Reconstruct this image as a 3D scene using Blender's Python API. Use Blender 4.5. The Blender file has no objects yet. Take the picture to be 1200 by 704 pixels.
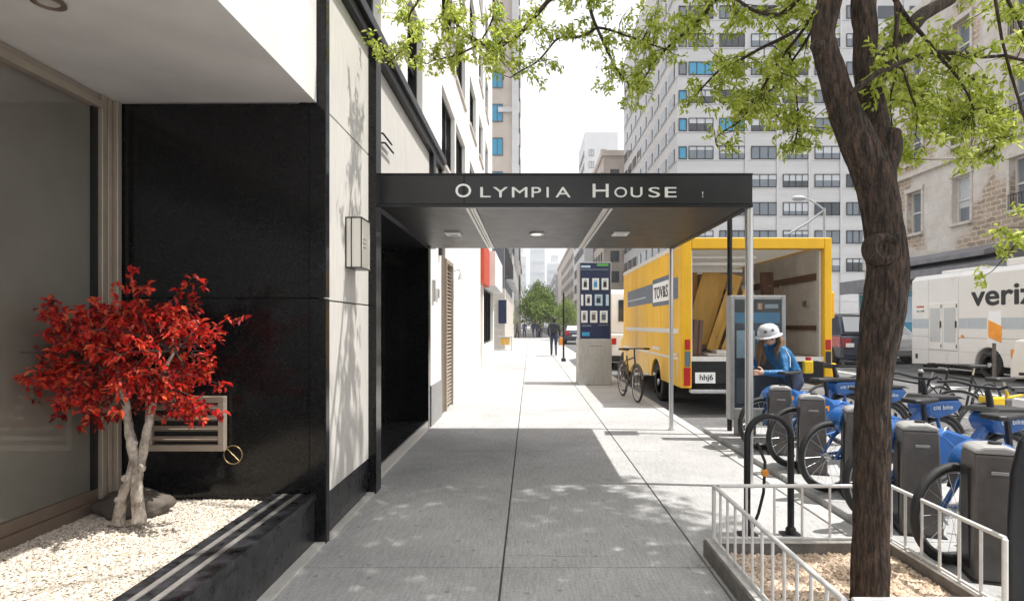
import bpy, bmesh, math, random
from mathutils import Vector, Matrix, noise, Euler
R = math.radians
random.seed(7)
scn = bpy.context.scene
COL = scn.collection
CX, CY, F, EYE = 621.0, 380.0, 680.0, 1.4

def at(px, py, Y):
    """measured picture point at distance Y -> metres"""
    return Vector(((px - CX) * Y / F, Y, EYE - (py - CY) * Y / F))

# ------------------------------------------------------------------ materials
def nodes_of(name):
    m = bpy.data.materials.new(name); m.use_nodes = True
    nt = m.node_tree
    b = nt.nodes['Principled BSDF']
    return m, nt, b

def mat(name, col, rough=0.5, var=0.12, scale=6.0, metal=0.0, bump=0.0, bscale=40.0, coat=0.0,
        stretch=(1, 1, 1), col2=None, rvar=0.1, spec=0.5, detail=6.0):
    m, nt, b = nodes_of(name)
    N, L = nt.nodes, nt.links
    tc = N.new('ShaderNodeTexCoord'); mp = N.new('ShaderNodeMapping')
    mp.inputs['Scale'].default_value = stretch
    L.new(tc.outputs['Object'], mp.inputs['Vector'])
    nz = N.new('ShaderNodeTexNoise'); nz.inputs['Scale'].default_value = scale
    nz.inputs['Detail'].default_value = detail; nz.inputs['Roughness'].default_value = 0.62
    L.new(mp.outputs['Vector'], nz.inputs['Vector'])
    cr = N.new('ShaderNodeValToRGB')
    c2 = col2 if col2 else tuple(max(0.0, c * (1 - var)) for c in col)
    c1 = tuple(min(1.0, c * (1 + var)) for c in col) if not col2 else col
    cr.color_ramp.elements[0].position = 0.32; cr.color_ramp.elements[1].position = 0.68
    cr.color_ramp.elements[0].color = (*c2, 1); cr.color_ramp.elements[1].color = (*c1, 1)
    L.new(nz.outputs['Fac'], cr.inputs['Fac'])
    L.new(cr.outputs['Color'], b.inputs['Base Color'])
    b.inputs['Metallic'].default_value = metal
    b.inputs['Specular IOR Level'].default_value = spec
    if coat: 
        b.inputs['Coat Weight'].default_value = coat; b.inputs['Coat Roughness'].default_value = 0.06
    mr = N.new('ShaderNodeMapRange')
    mr.inputs['To Min'].default_value = max(0.02, rough - rvar); mr.inputs['To Max'].default_value = min(1, rough + rvar)
    L.new(nz.outputs['Fac'], mr.inputs['Value']); L.new(mr.outputs['Result'], b.inputs['Roughness'])
    if bump:
        n2 = N.new('ShaderNodeTexNoise'); n2.inputs['Scale'].default_value = bscale; n2.inputs['Detail'].default_value = 4
        L.new(mp.outputs['Vector'], n2.inputs['Vector'])
        bp = N.new('ShaderNodeBump'); bp.inputs['Strength'].default_value = bump; bp.inputs['Distance'].default_value = 0.02
        L.new(n2.outputs['Fac'], bp.inputs['Height']); L.new(bp.outputs['Normal'], b.inputs['Normal'])
    return m

def concrete(name, c_lo, c_hi, stain, sx=1.0):
    """mottled paving: broad patches, fine grain, a few dark spots"""
    m, nt, b = nodes_of(name); N, L = nt.nodes, nt.links
    g = N.new('ShaderNodeNewGeometry')
    n1 = N.new('ShaderNodeTexNoise'); n1.inputs['Scale'].default_value = 1.3; n1.inputs['Detail'].default_value = 8; n1.inputs['Roughness'].default_value = .65
    n2 = N.new('ShaderNodeTexNoise'); n2.inputs['Scale'].default_value = 55; n2.inputs['Detail'].default_value = 5; n2.inputs['Roughness'].default_value = .7
    n3 = N.new('ShaderNodeTexVoronoi'); n3.voronoi_dimensions = '2D'; n3.inputs['Scale'].default_value = 2.7; n3.inputs['Randomness'].default_value = 1
    mp = N.new('ShaderNodeMapping'); mp.inputs['Scale'].default_value = (26, 2.2, 1)
    n4 = N.new('ShaderNodeTexNoise'); n4.inputs['Scale'].default_value = 3; n4.inputs['Detail'].default_value = 3
    L.new(g.outputs['Position'], mp.inputs['Vector']); L.new(mp.outputs['Vector'], n4.inputs['Vector'])
    for n in (n1, n2, n3): L.new(g.outputs['Position'], n.inputs['Vector'])
    cr = N.new('ShaderNodeValToRGB'); cr.color_ramp.elements[0].position = .3; cr.color_ramp.elements[1].position = .72
    cr.color_ramp.elements[0].color = (*c_lo, 1); cr.color_ramp.elements[1].color = (*c_hi, 1)
    L.new(n1.outputs['Fac'], cr.inputs['Fac'])
    ml = N.new('ShaderNodeMix'); ml.data_type = 'RGBA'; ml.blend_type = 'OVERLAY'; ml.inputs[0].default_value = .55
    L.new(cr.outputs['Color'], ml.inputs[6]); L.new(n2.outputs['Color'], ml.inputs[7])
    hs = N.new('ShaderNodeRGBToBW'); L.new(n2.outputs['Fac'], hs.inputs['Color']); L.new(hs.outputs['Val'], ml.inputs[7])
    m4 = N.new('ShaderNodeMix'); m4.data_type = 'RGBA'; m4.blend_type = 'OVERLAY'; m4.inputs[0].default_value = .38
    L.new(ml.outputs[2], m4.inputs[6]); L.new(n4.outputs['Fac'], m4.inputs[7])
    sp = N.new('ShaderNodeMapRange'); sp.inputs['From Min'].default_value = .028; sp.inputs['From Max'].default_value = .048
    sp.inputs['To Min'].default_value = .62; sp.inputs['To Max'].default_value = 0
    L.new(n3.outputs['Distance'], sp.inputs['Value'])
    mx = N.new('ShaderNodeMix'); mx.data_type = 'RGBA'; L.new(sp.outputs['Result'], mx.inputs[0])
    L.new(m4.outputs[2], mx.inputs[6]); mx.inputs[7].default_value = (*stain, 1)
    # hairline cracks in places, broad damp stains
    vc = N.new('ShaderNodeTexVoronoi'); vc.feature = 'DISTANCE_TO_EDGE'; vc.inputs['Scale'].default_value = .55
    dn = N.new('ShaderNodeMix'); dn.data_type = 'RGBA'; dn.inputs[0].default_value = .12
    L.new(g.outputs['Position'], dn.inputs[6]); L.new(n1.outputs['Color'], dn.inputs[7]); L.new(dn.outputs[2], vc.inputs['Vector'])
    ck = N.new('ShaderNodeMapRange'); ck.inputs['From Min'].default_value = .0; ck.inputs['From Max'].default_value = .0035; ck.inputs['To Min'].default_value = .6; ck.inputs['To Max'].default_value = 0
    L.new(vc.outputs['Distance'], ck.inputs['Value'])
    nm = N.new('ShaderNodeTexNoise'); nm.inputs['Scale'].default_value = .45; nm.inputs['Detail'].default_value = 7; nm.inputs['Roughness'].default_value = .6
    L.new(g.outputs['Position'], nm.inputs['Vector'])
    cm = N.new('ShaderNodeMapRange'); cm.inputs['From Min'].default_value = .52; cm.inputs['From Max'].default_value = .58
    L.new(nm.outputs['Fac'], cm.inputs['Value'])
    cx = N.new('ShaderNodeMath'); cx.operation = 'MULTIPLY'; L.new(ck.outputs['Result'], cx.inputs[0]); L.new(cm.outputs['Result'], cx.inputs[1])
    st = N.new('ShaderNodeMapRange'); st.inputs['From Min'].default_value = .35; st.inputs['From Max'].default_value = .62; st.inputs['To Min'].default_value = .30; st.inputs['To Max'].default_value = 0
    L.new(nm.outputs['Fac'], st.inputs['Value'])
    s1 = N.new('ShaderNodeMix'); s1.data_type = 'RGBA'; L.new(st.outputs['Result'], s1.inputs[0]); L.new(mx.outputs[2], s1.inputs[6]); s1.inputs[7].default_value = tuple(.55 * c for c in c_lo) + (1,)
    s2 = N.new('ShaderNodeMix'); s2.data_type = 'RGBA'; L.new(cx.outputs[0], s2.inputs[0]); L.new(s1.outputs[2], s2.inputs[6]); s2.inputs[7].default_value = (*[.5 * c for c in stain], 1)
    L.new(s2.outputs[2], b.inputs['Base Color'])
    b.inputs['Roughness'].default_value = .85
    bp = N.new('ShaderNodeBump'); bp.inputs['Strength'].default_value = .25; bp.inputs['Distance'].default_value = .01
    L.new(n2.outputs['Fac'], bp.inputs['Height']); L.new(bp.outputs['Normal'], b.inputs['Normal'])
    return m

def leafmat(name, cols, trans):
    m, nt, b = nodes_of(name); N, L = nt.nodes, nt.links
    g = N.new('ShaderNodeNewGeometry'); cr = N.new('ShaderNodeValToRGB')
    e = cr.color_ramp.elements
    while len(e) < len(cols): e.new(.5)
    for i, c in enumerate(cols):
        e[i].position = i / (len(cols) - 1); e[i].color = (*c, 1)
    L.new(g.outputs['Random Per Island'], cr.inputs['Fac'])
    L.new(cr.outputs['Color'], b.inputs['Base Color']); b.inputs['Roughness'].default_value = .5
    if not trans: b.inputs['Roughness'].default_value = .8; return m
    tr = N.new('ShaderNodeBsdfTranslucent'); L.new(cr.outputs['Color'], tr.inputs['Color'])
    mx = N.new('ShaderNodeMixShader'); mx.inputs[0].default_value = trans
    L.new(b.outputs[0], mx.inputs[1]); L.new(tr.outputs[0], mx.inputs[2])
    L.new(mx.outputs[0], N['Material Output'].inputs['Surface'])
    return m

def stone(name, c1, c2, mortar, w, h, rough_patch=None, axis='X'):
    """coursed ashlar with a broken, patchy face"""
    m, nt, b = nodes_of(name); N, L = nt.nodes, nt.links
    g = N.new('ShaderNodeNewGeometry'); s = N.new('ShaderNodeSeparateXYZ'); c = N.new('ShaderNodeCombineXYZ')
    L.new(g.outputs['Position'], s.inputs[0])
    L.new(s.outputs['Y' if axis == 'X' else 'X'], c.inputs['X']); L.new(s.outputs['Z'], c.inputs['Y'])
    br = N.new('ShaderNodeTexBrick'); br.inputs['Scale'].default_value = 1
    br.inputs['Brick Width'].default_value = w; br.inputs['Row Height'].default_value = h
    br.inputs['Mortar Size'].default_value = .012; br.inputs['Color1'].default_value = (*c1, 1)
    br.inputs['Color2'].default_value = (*c2, 1); br.inputs['Mortar'].default_value = (*mortar, 1)
    L.new(c.outputs[0], br.inputs['Vector'])
    n = N.new('ShaderNodeTexNoise'); n.inputs['Scale'].default_value = .9; n.inputs['Detail'].default_value = 9
    n.inputs['Roughness'].default_value = .7; L.new(g.outputs['Position'], n.inputs['Vector'])
    ov = N.new('ShaderNodeMix'); ov.data_type = 'RGBA'; ov.blend_type = 'OVERLAY'; ov.inputs[0].default_value = .5
    L.new(br.outputs['Color'], ov.inputs[6]); L.new(n.outputs['Fac'], ov.inputs[7])
    out = ov.outputs[2]
    bp = N.new('ShaderNodeBump'); bp.inputs['Strength'].default_value = .5; bp.inputs['Distance'].default_value = .04
    n3 = N.new('ShaderNodeTexNoise'); n3.inputs['Scale'].default_value = 7; n3.inputs['Detail'].default_value = 6
    L.new(g.outputs['Position'], n3.inputs['Vector']); L.new(n3.outputs['Fac'], bp.inputs['Height'])
    L.new(bp.outputs['Normal'], b.inputs['Normal'])
    if rough_patch:
        n2 = N.new('ShaderNodeTexNoise'); n2.inputs['Scale'].default_value = .34; n2.inputs['Detail'].default_value = 5
        L.new(g.outputs['Position'], n2.inputs['Vector'])
        mr = N.new('ShaderNodeMapRange'); mr.inputs['From Min'].default_value = .50; mr.inputs['From Max'].default_value = .56
        L.new(n2.outputs['Fac'], mr.inputs['Value'])
        b2 = N.new('ShaderNodeTexBrick'); b2.inputs['Scale'].default_value = 1
        b2.inputs['Brick Width'].default_value = .42; b2.inputs['Row Height'].default_value = .17; b2.inputs['Mortar Size'].default_value = .02
        b2.inputs['Color1'].default_value = (*rough_patch, 1); b2.inputs['Color2'].default_value = tuple(x * .62 for x in rough_patch) + (1,)
        b2.inputs['Mortar'].default_value = tuple(min(1, x * 1.35) for x in rough_patch) + (1,)
        ds = N.new('ShaderNodeMix'); ds.data_type = 'RGBA'; ds.inputs[0].default_value = .16
        L.new(c.outputs[0], ds.inputs[6]); L.new(n3.outputs['Color'], ds.inputs[7]); L.new(ds.outputs[2], b2.inputs['Vector'])
        mx = N.new('ShaderNodeMix'); mx.data_type = 'RGBA'; L.new(mr.outputs['Result'], mx.inputs[0])
        L.new(out, mx.inputs[6]); L.new(b2.outputs['Color'], mx.inputs[7]); out = mx.outputs[2]
    L.new(out, b.inputs['Base Color']); b.inputs['Roughness'].default_value = .9
    return m

def glassmat(name, col, rough=.04, alpha=None, ior=1.5):
    """tinted pane: a share of straight-through light, a mirror-like face"""
    m, nt, b = nodes_of(name); N, L = nt.nodes, nt.links
    b.inputs['Base Color'].default_value = (*col, 1); b.inputs['Roughness'].default_value = rough
    b.inputs['IOR'].default_value = ior
    if alpha is not None:
        tr = N.new('ShaderNodeBsdfTransparent'); tr.inputs['Color'].default_value = (.93, .95, .95, 1)
        mx = N.new('ShaderNodeMixShader'); mx.inputs[0].default_value = alpha
        L.new(tr.outputs[0], mx.inputs[1]); L.new(b.outputs[0], mx.inputs[2])
        L.new(mx.outputs[0], N['Material Output'].inputs['Surface'])
    return m

M = {}
M['paving'] = concrete('paving', (.34, .34, .34), (.485, .48, .475), (.2, .19, .18))
M['kerb'] = concrete('kerb stone', (.42, .41, .40), (.58, .57, .55), (.2, .2, .2))
M['plate'] = concrete('dock plate', (.34, .34, .345), (.46, .46, .46), (.14, .14, .14))
M['asphalt'] = concrete('asphalt', (.10, .10, .103), (.17, .17, .17), (.05, .05, .05))
M['soil'] = mat('earth', (.1, .09, .08), .9)
M['white_line'] = mat('road paint', (.75, .75, .73), .6, .2, 12)
M['granite'] = mat('black granite', (.0075, .0078, .0085), .13, .5, 55, bump=.012, bscale=60, rvar=.04, spec=.30)
M['granite_worn'] = mat('worn black granite', (.026, .027, .030), .30, .8, 16, bump=.10, bscale=60, rvar=.12, spec=.4)
M['black_paint'] = mat('black metal', (.014, .014, .016), .35, .25, 20, spec=.35)
M['canopy_black'] = mat('canopy black', (.014, .0135, .0145), .3, .3, 4, rvar=.1, stretch=(1, 1, .3))
M['canopy_under'] = mat('canopy underside', (.019, .018, .0175), .42, .15, 5)
M['travertine'] = mat('pale travertine', (.68, .655, .62), .5, .1, 7, stretch=(6, 6, .5), col2=(.56, .54, .51), bump=.03)
M['white_wall'] = mat('white render', (.78, .77, .75), .75, .12, 1.6, bump=.06, stretch=(1.5, 1.5, .25), detail=9)
M['strip'] = mat('dull metal strip', (.36, .35, .33), .4, .15, 20, metal=.5)
M['white_soffit'] = mat('white soffit plaster', (.73, .715, .70), .7, .10, 1.8, bump=.08, bscale=9, detail=9)
M['grey_base'] = mat('grey base', (.28, .28, .28), .7)
M['tan_metal'] = mat('tan window metal', (.42, .36, .29), .4, .08, 8, metal=.3)
M['brown_metal'] = mat('brown door metal', (.16, .12, .09), .5)
M['steel'] = mat('brushed steel', (.62, .61, .60), .32, .1, 12, metal=.85, stretch=(1, 1, .1))
M['alu'] = mat('pale aluminium strip', (.72, .70, .66), .4, .08, 20, metal=.3)
M['white_letter'] = mat('white letter enamel', (.86, .86, .85), .4, .02)
M['lamp_glow'] = None
M['brass'] = mat('brass', (.55, .42, .22), .3, .1, 20, metal=.9)
M['dark_glass'] = glassmat('dark window glass', (.035, .045, .055), .03)
M['grey_glass'] = glassmat('grey window glass', (.16, .19, .22), .05)
M['pale_glass'] = glassmat('pale window glass', (.52, .55, .57), .08)
M['blue_glass'] = glassmat('blue window glass', (.03, .30, .50), .06)
M['teal_glass'] = glassmat('teal shop glass', (.05, .38, .45), .08)
M['clear_glass'] = glassmat('clear glass', (.25, .28, .29), .03, .35)
M['shop_glass'] = mat('bronze shop glass', (.20, .19, .16), .06, .18, .8, rvar=.03, spec=.8, coat=.7)
M['pebble'] = leafmat('white pebbles', [(.36, .30, .23), (.54, .475, .395), (.63, .57, .49), (.70, .65, .57)], .0)
M['pebble_sheet'] = mat('white pebble bed', (.46, .40, .33), .9, .3, 60, bump=.8, bscale=70)
M['tan_pebble'] = leafmat('tan pebbles', [(.30, .21, .15), (.50, .38, .28), (.62, .49, .37), (.68, .58, .47)], .0)
M['tan_sheet'] = mat('tan pebble bed', (.42, .32, .24), .9, .3, 60, bump=.8, bscale=70)
M['birch'] = mat('pale bark', (.70, .64, .56), .8, .3, 22, col2=(.17, .13, .10), bump=.7, bscale=55, stretch=(1, 1, .6), detail=9)
M['rock'] = mat('brown rock', (.10, .085, .07), .8, .4, 6, bump=.4, bscale=18)
M['red_leaf'] = leafmat('red maple leaf', [(.16, .006, .010), (.40, .010, .012), (.62, .022, .016), (.72, .06, .03), (.80, .17, .06)], .42)
M['green_leaf'] = leafmat('spring leaf', [(.27, .35, .035), (.44, .52, .07), (.60, .66, .14), (.72, .76, .30)], .62)
M['far_leaf'] = leafmat('street tree leaf', [(.12, .18, .04), (.20, .28, .07), (.28, .37, .10), (.36, .45, .16)], .45)
M['twig'] = mat('dark twig', (.055, .042, .035), .85, .3, 20)
M['guard'] = mat('pale painted steel', (.66, .66, .65), .4, .1, 25, rvar=.08)
M['border'] = mat('pit border stone', (.16, .15, .14), .8, .3, 14, bump=.2)
M['border_top'] = mat('pit border edge', (.50, .49, .47), .7, .2, 14)
M['dock'] = mat('dock brown grey', (.108, .098, .093), .42, .22, 9, rvar=.12, bump=.02, bscale=200)
M['dock_top'] = mat('dock light cap', (.34, .335, .33), .42, .1, 9)  # on the bike docks this paler grey carries the top light
M['rubber'] = mat('black rubber', (.018, .018, .019), .7, .3, 30)
M['rim'] = mat('silver rim', (.55, .55, .56), .3, .1, 30, metal=.8)
M['blue'] = mat('bike blue', (.008, .095, .33), .3, .2, 5, coat=.4)
M['blue_dark'] = mat('bike dark blue', (.008, .06, .24), .3, .12, 5, coat=.4)
M['orange'] = mat('orange', (.80, .30, .03), .4)
M['black_plastic'] = mat('black plastic', (.02, .02, .022), .5, .2, 40)
M['yellow'] = mat('truck yellow', (.82, .46, .009), .38, .16, 1.3, stretch=(1, 1, .35), detail=10, coat=.12, spec=.35)
M['yellow_wood'] = mat('yellow wood', (.74, .44, .10), .5, .15, 5, stretch=(1, 1, .2))
M['brown_wood'] = mat('brown wood', (.13, .065, .035), .5, .2, 5, stretch=(1, 1, .2))
M['plywood'] = mat('plywood', (.30, .19, .10), .6, .2, 4)
M['roof_skin'] = leafmat('translucent roof sheet', [(.62, .60, .56), (.64, .62, .58)], .4)
M['truck_inside'] = mat('van lining', (.62, .57, .52), .7, .15, 3)
M['slate'] = mat('slate blue band', (.10, .13, .18), .35, .15, 3)
M['white_paint'] = mat('white vehicle paint', (.80, .80, .79), .3, .03, 2, coat=.5)
M['pale_band'] = mat('pale blue grey band', (.50, .56, .61), .35, .05)
M['red_light'] = mat('red lamp lens', (.45, .012, .015), .2, .1, 20)
M['chrome'] = mat('bright trim', (.6, .6, .6), .2, .1, 20, metal=.9)
M['navy'] = mat('navy car paint', (.012, .016, .038), .25, .2, 4, coat=.6)
M['red_paint'] = mat('red car paint', (.34, .014, .02), .25, .15, 4, coat=.6)
M['navy_panel'] = mat('navy panel', (.012, .022, .07), .25, .15, 3)
M['green_panel'] = mat('green panel', (.10, .32, .07), .4)
M['cyan_panel'] = mat('blue poster', (.04, .28, .52), .4)
M['plinth'] = concrete('cast plinth', (.34, .335, .32), (.46, .455, .44), (.2, .2, .2))
M['paper'] = mat('printed paper', (.72, .74, .74), .5, .15, 20)
M['pale_blue_paper'] = mat('blue paper', (.45, .60, .72), .5, .1, 20)
M['skin'] = mat('skin', (.55, .33, .24), .5, .08, 12)
M['hair'] = mat('brown hair', (.20, .115, .06), .5, .4, 30, stretch=(6, 6, .6), bump=.5, bscale=60)
M['dark_hair'] = mat('dark hair', (.025, .018, .014), .5, .3, 30)
M['jacket_blue'] = mat('blue jacket', (.010, .13, .32), .5, .45, 9, bump=1.0, bscale=22)
M['jeans'] = mat('dark jeans', (.03, .045, .09), .8, .25, 20)
M['charcoal'] = mat('charcoal cloth', (.025, .027, .033), .8, .3, 15, bump=.2, bscale=20)
M['navy_cloth'] = mat('navy trousers', (.03, .04, .08), .8, .25, 20)
M['olive_cloth'] = mat('olive cloth', (.10, .08, .05), .8, .25, 20)
M['helmet'] = mat('silver helmet', (.60, .60, .62), .3, .1, 10, coat=.4)
M['orange_bag'] = mat('orange bag', (.75, .27, .03), .6, .15, 10)
M['old_stone'] = stone('old limestone', (.60, .565, .52), (.56, .525, .48), (.50, .47, .43), 1.25, .58, (.42, .345, .27), 'X')
M['trim_stone'] = mat('stone trim', (.55, .51, .46), .8, .15, 5, bump=.2)
M['tower'] = mat('grey white panel', (.54, .54, .54), .6, .08, .5, stretch=(.25, .25, 2.5))
M['tower_pier'] = mat('grey pier', (.50, .50, .51), .6, .1, .5)
M['beige'] = mat('beige block', (.52, .46, .40), .8, .1, .6)
M['beige2'] = mat('tan stone', (.50, .45, .40), .8, .12, .6)
M['pale_far'] = mat('pale far tower', (.66, .68, .70), .7, .05, .1)  # pale tone also carries distance haze in the colour
M['dark_clad'] = mat('dark grey cladding', (.13, .14, .16), .6, .15, 1)
M['awning_dark'] = mat('dark awning', (.05, .052, .058), .6, .3, 2)
M['awning_grey'] = mat('grey awning edge', (.2, .2, .215), .6, .2, 2)
M['red_sign'] = mat('red sign', (.52, .07, .03), .5, .1, 5)
M['lamp_grey'] = mat('lamp post grey', (.45, .46, .47), .5, .1, 10)
M['yellow_bright'] = mat('yellow plastic', (.80, .52, .01), .4, .08, 10)

def bark(name):
    m, nt, b = nodes_of(name); N, L = nt.nodes, nt.links
    tc = N.new('ShaderNodeTexCoord'); mp = N.new('ShaderNodeMapping'); mp.inputs['Scale'].default_value = (1, 1, .16)
    L.new(tc.outputs['Object'], mp.inputs['Vector'])
    v = N.new('ShaderNodeTexNoise'); v.inputs['Scale'].default_value = 60; v.inputs['Detail'].default_value = 10; v.inputs['Roughness'].default_value = .78
    v.inputs['Distortion'].default_value = .5
    L.new(mp.outputs['Vector'], v.inputs['Vector'])
    n = N.new('ShaderNodeTexNoise'); n.inputs['Scale'].default_value = 7; n.inputs['Detail'].default_value = 6
    L.new(tc.outputs['Object'], n.inputs['Vector'])
    cr = N.new('ShaderNodeValToRGB'); e = cr.color_ramp.elements
    e[0].position = .40; e[0].color = (.008, .006, .005, 1); e[1].position = .64; e[1].color = (.155, .098, .066, 1)
    k = e.new(.5); k.color = (.052, .035, .025, 1)
    L.new(v.outputs['Fac'], cr.inputs['Fac'])
    ov = N.new('ShaderNodeMix'); ov.data_type = 'RGBA'; ov.blend_type = 'OVERLAY'; ov.inputs[0].default_value = .6
    L.new(cr.outputs['Color'], ov.inputs[6]); L.new(n.outputs['Fac'], ov.inputs[7])
    L.new(ov.outputs[2], b.inputs['Base Color']); b.inputs['Roughness'].default_value = .9
    bp = N.new('ShaderNodeBump'); bp.inputs['Strength'].default_value = 1.0; bp.inputs['Distance'].default_value = .022
    L.new(v.outputs['Fac'], bp.inputs['Height']); L.new(bp.outputs['Normal'], b.inputs['Normal'])
    return m
M['bark'] = bark('furrowed bark')

def glow(name, col, s):
    m, nt, b = nodes_of(name)
    b.inputs['Base Color'].default_value = (.62, .60, .55, 1)
    b.inputs['Emission Color'].default_value = (*col, 1); b.inputs['Emission Strength'].default_value = s
    return m
M['lamp_glow'] = glow('lit lamp', (1, .9, .72), 2.2)
M['lantern_glass'] = glow('opal lantern glass', (1, .92, .78), .08)

# ------------------------------------------------------------------ mesh helper
OFF = {}
class MB:
    def __init__(s): s.v = []; s.f = []; s.m = []
    def quad(s, pts, m=0):
        i = len(s.v); s.v += [tuple(p) for p in pts]; s.f.append(tuple(range(i, i + len(pts)))); s.m.append(m); return s
    def box(s, x0, x1, y0, y1, z0, z1, m=0):
        i = len(s.v)
        s.v += [(x0, y0, z0), (x1, y0, z0), (x1, y1, z0), (x0, y1, z0), (x0, y0, z1), (x1, y0, z1), (x1, y1, z1), (x0, y1, z1)]
        for q in ((0, 3, 2, 1), (4, 5, 6, 7), (0, 1, 5, 4), (1, 2, 6, 5), (2, 3, 7, 6), (3, 0, 4, 7)):
            s.f.append(tuple(i + k for k in q)); s.m.append(m)
        return s
    def obox(s, c, size, rot, m=0):
        i = len(s.v); c = Vector(c); rm = Euler(rot).to_matrix(); a, b, d = size[0] / 2, size[1] / 2, size[2] / 2
        for p in ((-a, -b, -d), (a, -b, -d), (a, b, -d), (-a, b, -d), (-a, -b, d), (a, -b, d), (a, b, d), (-a, b, d)):
            s.v.append(tuple(c + rm @ Vector(p)))
        for q in ((0, 3, 2, 1), (4, 5, 6, 7), (0, 1, 5, 4), (1, 2, 6, 5), (2, 3, 7, 6), (3, 0, 4, 7)):
            s.f.append(tuple(i + k for k in q)); s.m.append(m)
        return s
    def tube(s, pts, rad, seg=8, m=0, cap=True, closed=False, wob=None):
        pts = [Vector(p) for p in pts]; n = len(pts)
        if not isinstance(rad, (list, tuple)): rad = [rad] * n
        base = len(s.v); up = None
        for k, p in enumerate(pts):
            if closed: t = pts[(k + 1) % n] - pts[k - 1]
            else: t = pts[min(k + 1, n - 1)] - pts[max(k - 1, 0)]
            if t.length < 1e-9: t = Vector((0, 0, 1))
            t.normalize()
            if up is None:
                up = Vector((0, 0, 1)) if abs(t.z) < .9 else Vector((1, 0, 0))
            a = up - t * up.dot(t)
            if a.length < 1e-4: a = t.orthogonal()
            a.normalize(); up = a; b = t.cross(a)
            for j in range(seg):
                an = 2 * math.pi * j / seg; r = rad[k]
                d = a * math.cos(an) + b * math.sin(an)
                if wob: r = r * wob(p + d * r, an)
                s.v.append(tuple(p + d * r))
        rng = n if closed else n - 1
        for k in range(rng):
            k2 = (k + 1) % n
            for j in range(seg):
                s.f.append((base + k * seg + j, base + k * seg + (j + 1) % seg, base + k2 * seg + (j + 1) % seg, base + k2 * seg + j)); s.m.append(m)
        if cap and not closed:
            s.f.append(tuple(base + j for j in range(seg))[::-1]); s.m.append(m)
            s.f.append(tuple(base + (n - 1) * seg + j for j in range(seg))); s.m.append(m)
        return s
    def ring(s, c, axis, Rr, r, n=40, seg=8, m=0):
        c = Vector(c); ax = Vector(axis).normalized(); a = ax.orthogonal().normalized(); b = ax.cross(a)
        return s.tube([c + a * Rr * math.cos(2 * math.pi * k / n) + b * Rr * math.sin(2 * math.pi * k / n) for k in range(n)], r, seg, m, closed=True)
    def lathe(s, prof, c, axis=(0, 0, 1), seg=24, m=0):
        c = Vector(c); ax = Vector(axis).normalized(); a = ax.orthogonal().normalized(); b = ax.cross(a); base = len(s.v)
        for r, h in prof:
            for j in range(seg):
                an = 2 * math.pi * j / seg
                s.v.append(tuple(c + ax * h + (a * math.cos(an) + b * math.sin(an)) * max(r, 1e-4)))
        for k in range(len(prof) - 1):
            for j in range(seg):
                s.f.append((base + k * seg + j, base + k * seg + (j + 1) % seg, base + (k + 1) * seg + (j + 1) % seg, base + (k + 1) * seg + j)); s.m.append(m)
        s.f.append(tuple(base + j for j in range(seg))[::-1]); s.m.append(m)
        k = len(prof) - 1; s.f.append(tuple(base + k * seg + j for j in range(seg))); s.m.append(m)
        return s
    def prism(s, poly, axis, a0, a1, m=0, shrink=0, ctr=None):
        """poly in the plane across the axis: X -> (y,z), Y -> (x,z), Z -> (x,y)"""
        def P(u, v, a): return {'X': (a, u, v), 'Y': (u, a, v), 'Z': (u, v, a)}[axis]
        n = len(poly); i = len(s.v)
        s.v += [P(u, v, a0) for u, v in poly] + [P(u, v, a1) for u, v in poly]
        for k in range(n):
            s.f.append((i + k, i + (k + 1) % n, i + n + (k + 1) % n, i + n + k)); s.m.append(m)
        s.f.append(tuple(i + k for k in range(n))[::-1]); s.m.append(m)
        s.f.append(tuple(i + n + k for k in range(n))); s.m.append(m)
        return s
    def build(s, name, mats, parent=None, bevel=0, smooth=None, seg=2, fix=True):
        me = bpy.data.meshes.new(name)
        o = OFF.get(parent.name, Vector((0, 0, 0))) if parent else Vector((0, 0, 0))
        me.from_pydata([(v[0] - o[0], v[1] - o[1], v[2] - o[2]) for v in s.v], [], s.f)
        if not isinstance(mats, (list, tuple)): mats = [mats]
        for mm in mats: me.materials.append(M[mm] if isinstance(mm, str) else mm)
        me.polygons.foreach_set('material_index', s.m)
        if fix and len(s.f) < 30000:
            bm = bmesh.new(); bm.from_mesh(me); bmesh.ops.recalc_face_normals(bm, faces=bm.faces); bm.to_mesh(me); bm.free()
        if smooth is not None:
            me.polygons.foreach_set('use_smooth', [True] * len(s.f))
            if smooth < 179: me.set_sharp_from_angle(angle=R(smooth))
        me.update()
        ob = bpy.data.objects.new(name, me); COL.objects.link(ob)
        if parent: 
            ob.parent = parent; OFF[ob.name] = o
        if bevel:
            b = ob.modifiers.new('Bevel', 'BEVEL'); b.width = bevel; b.segments = seg; b.limit_method = 'ANGLE'; b.angle_limit = R(35)
            b.harden_normals = False
        return ob

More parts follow.
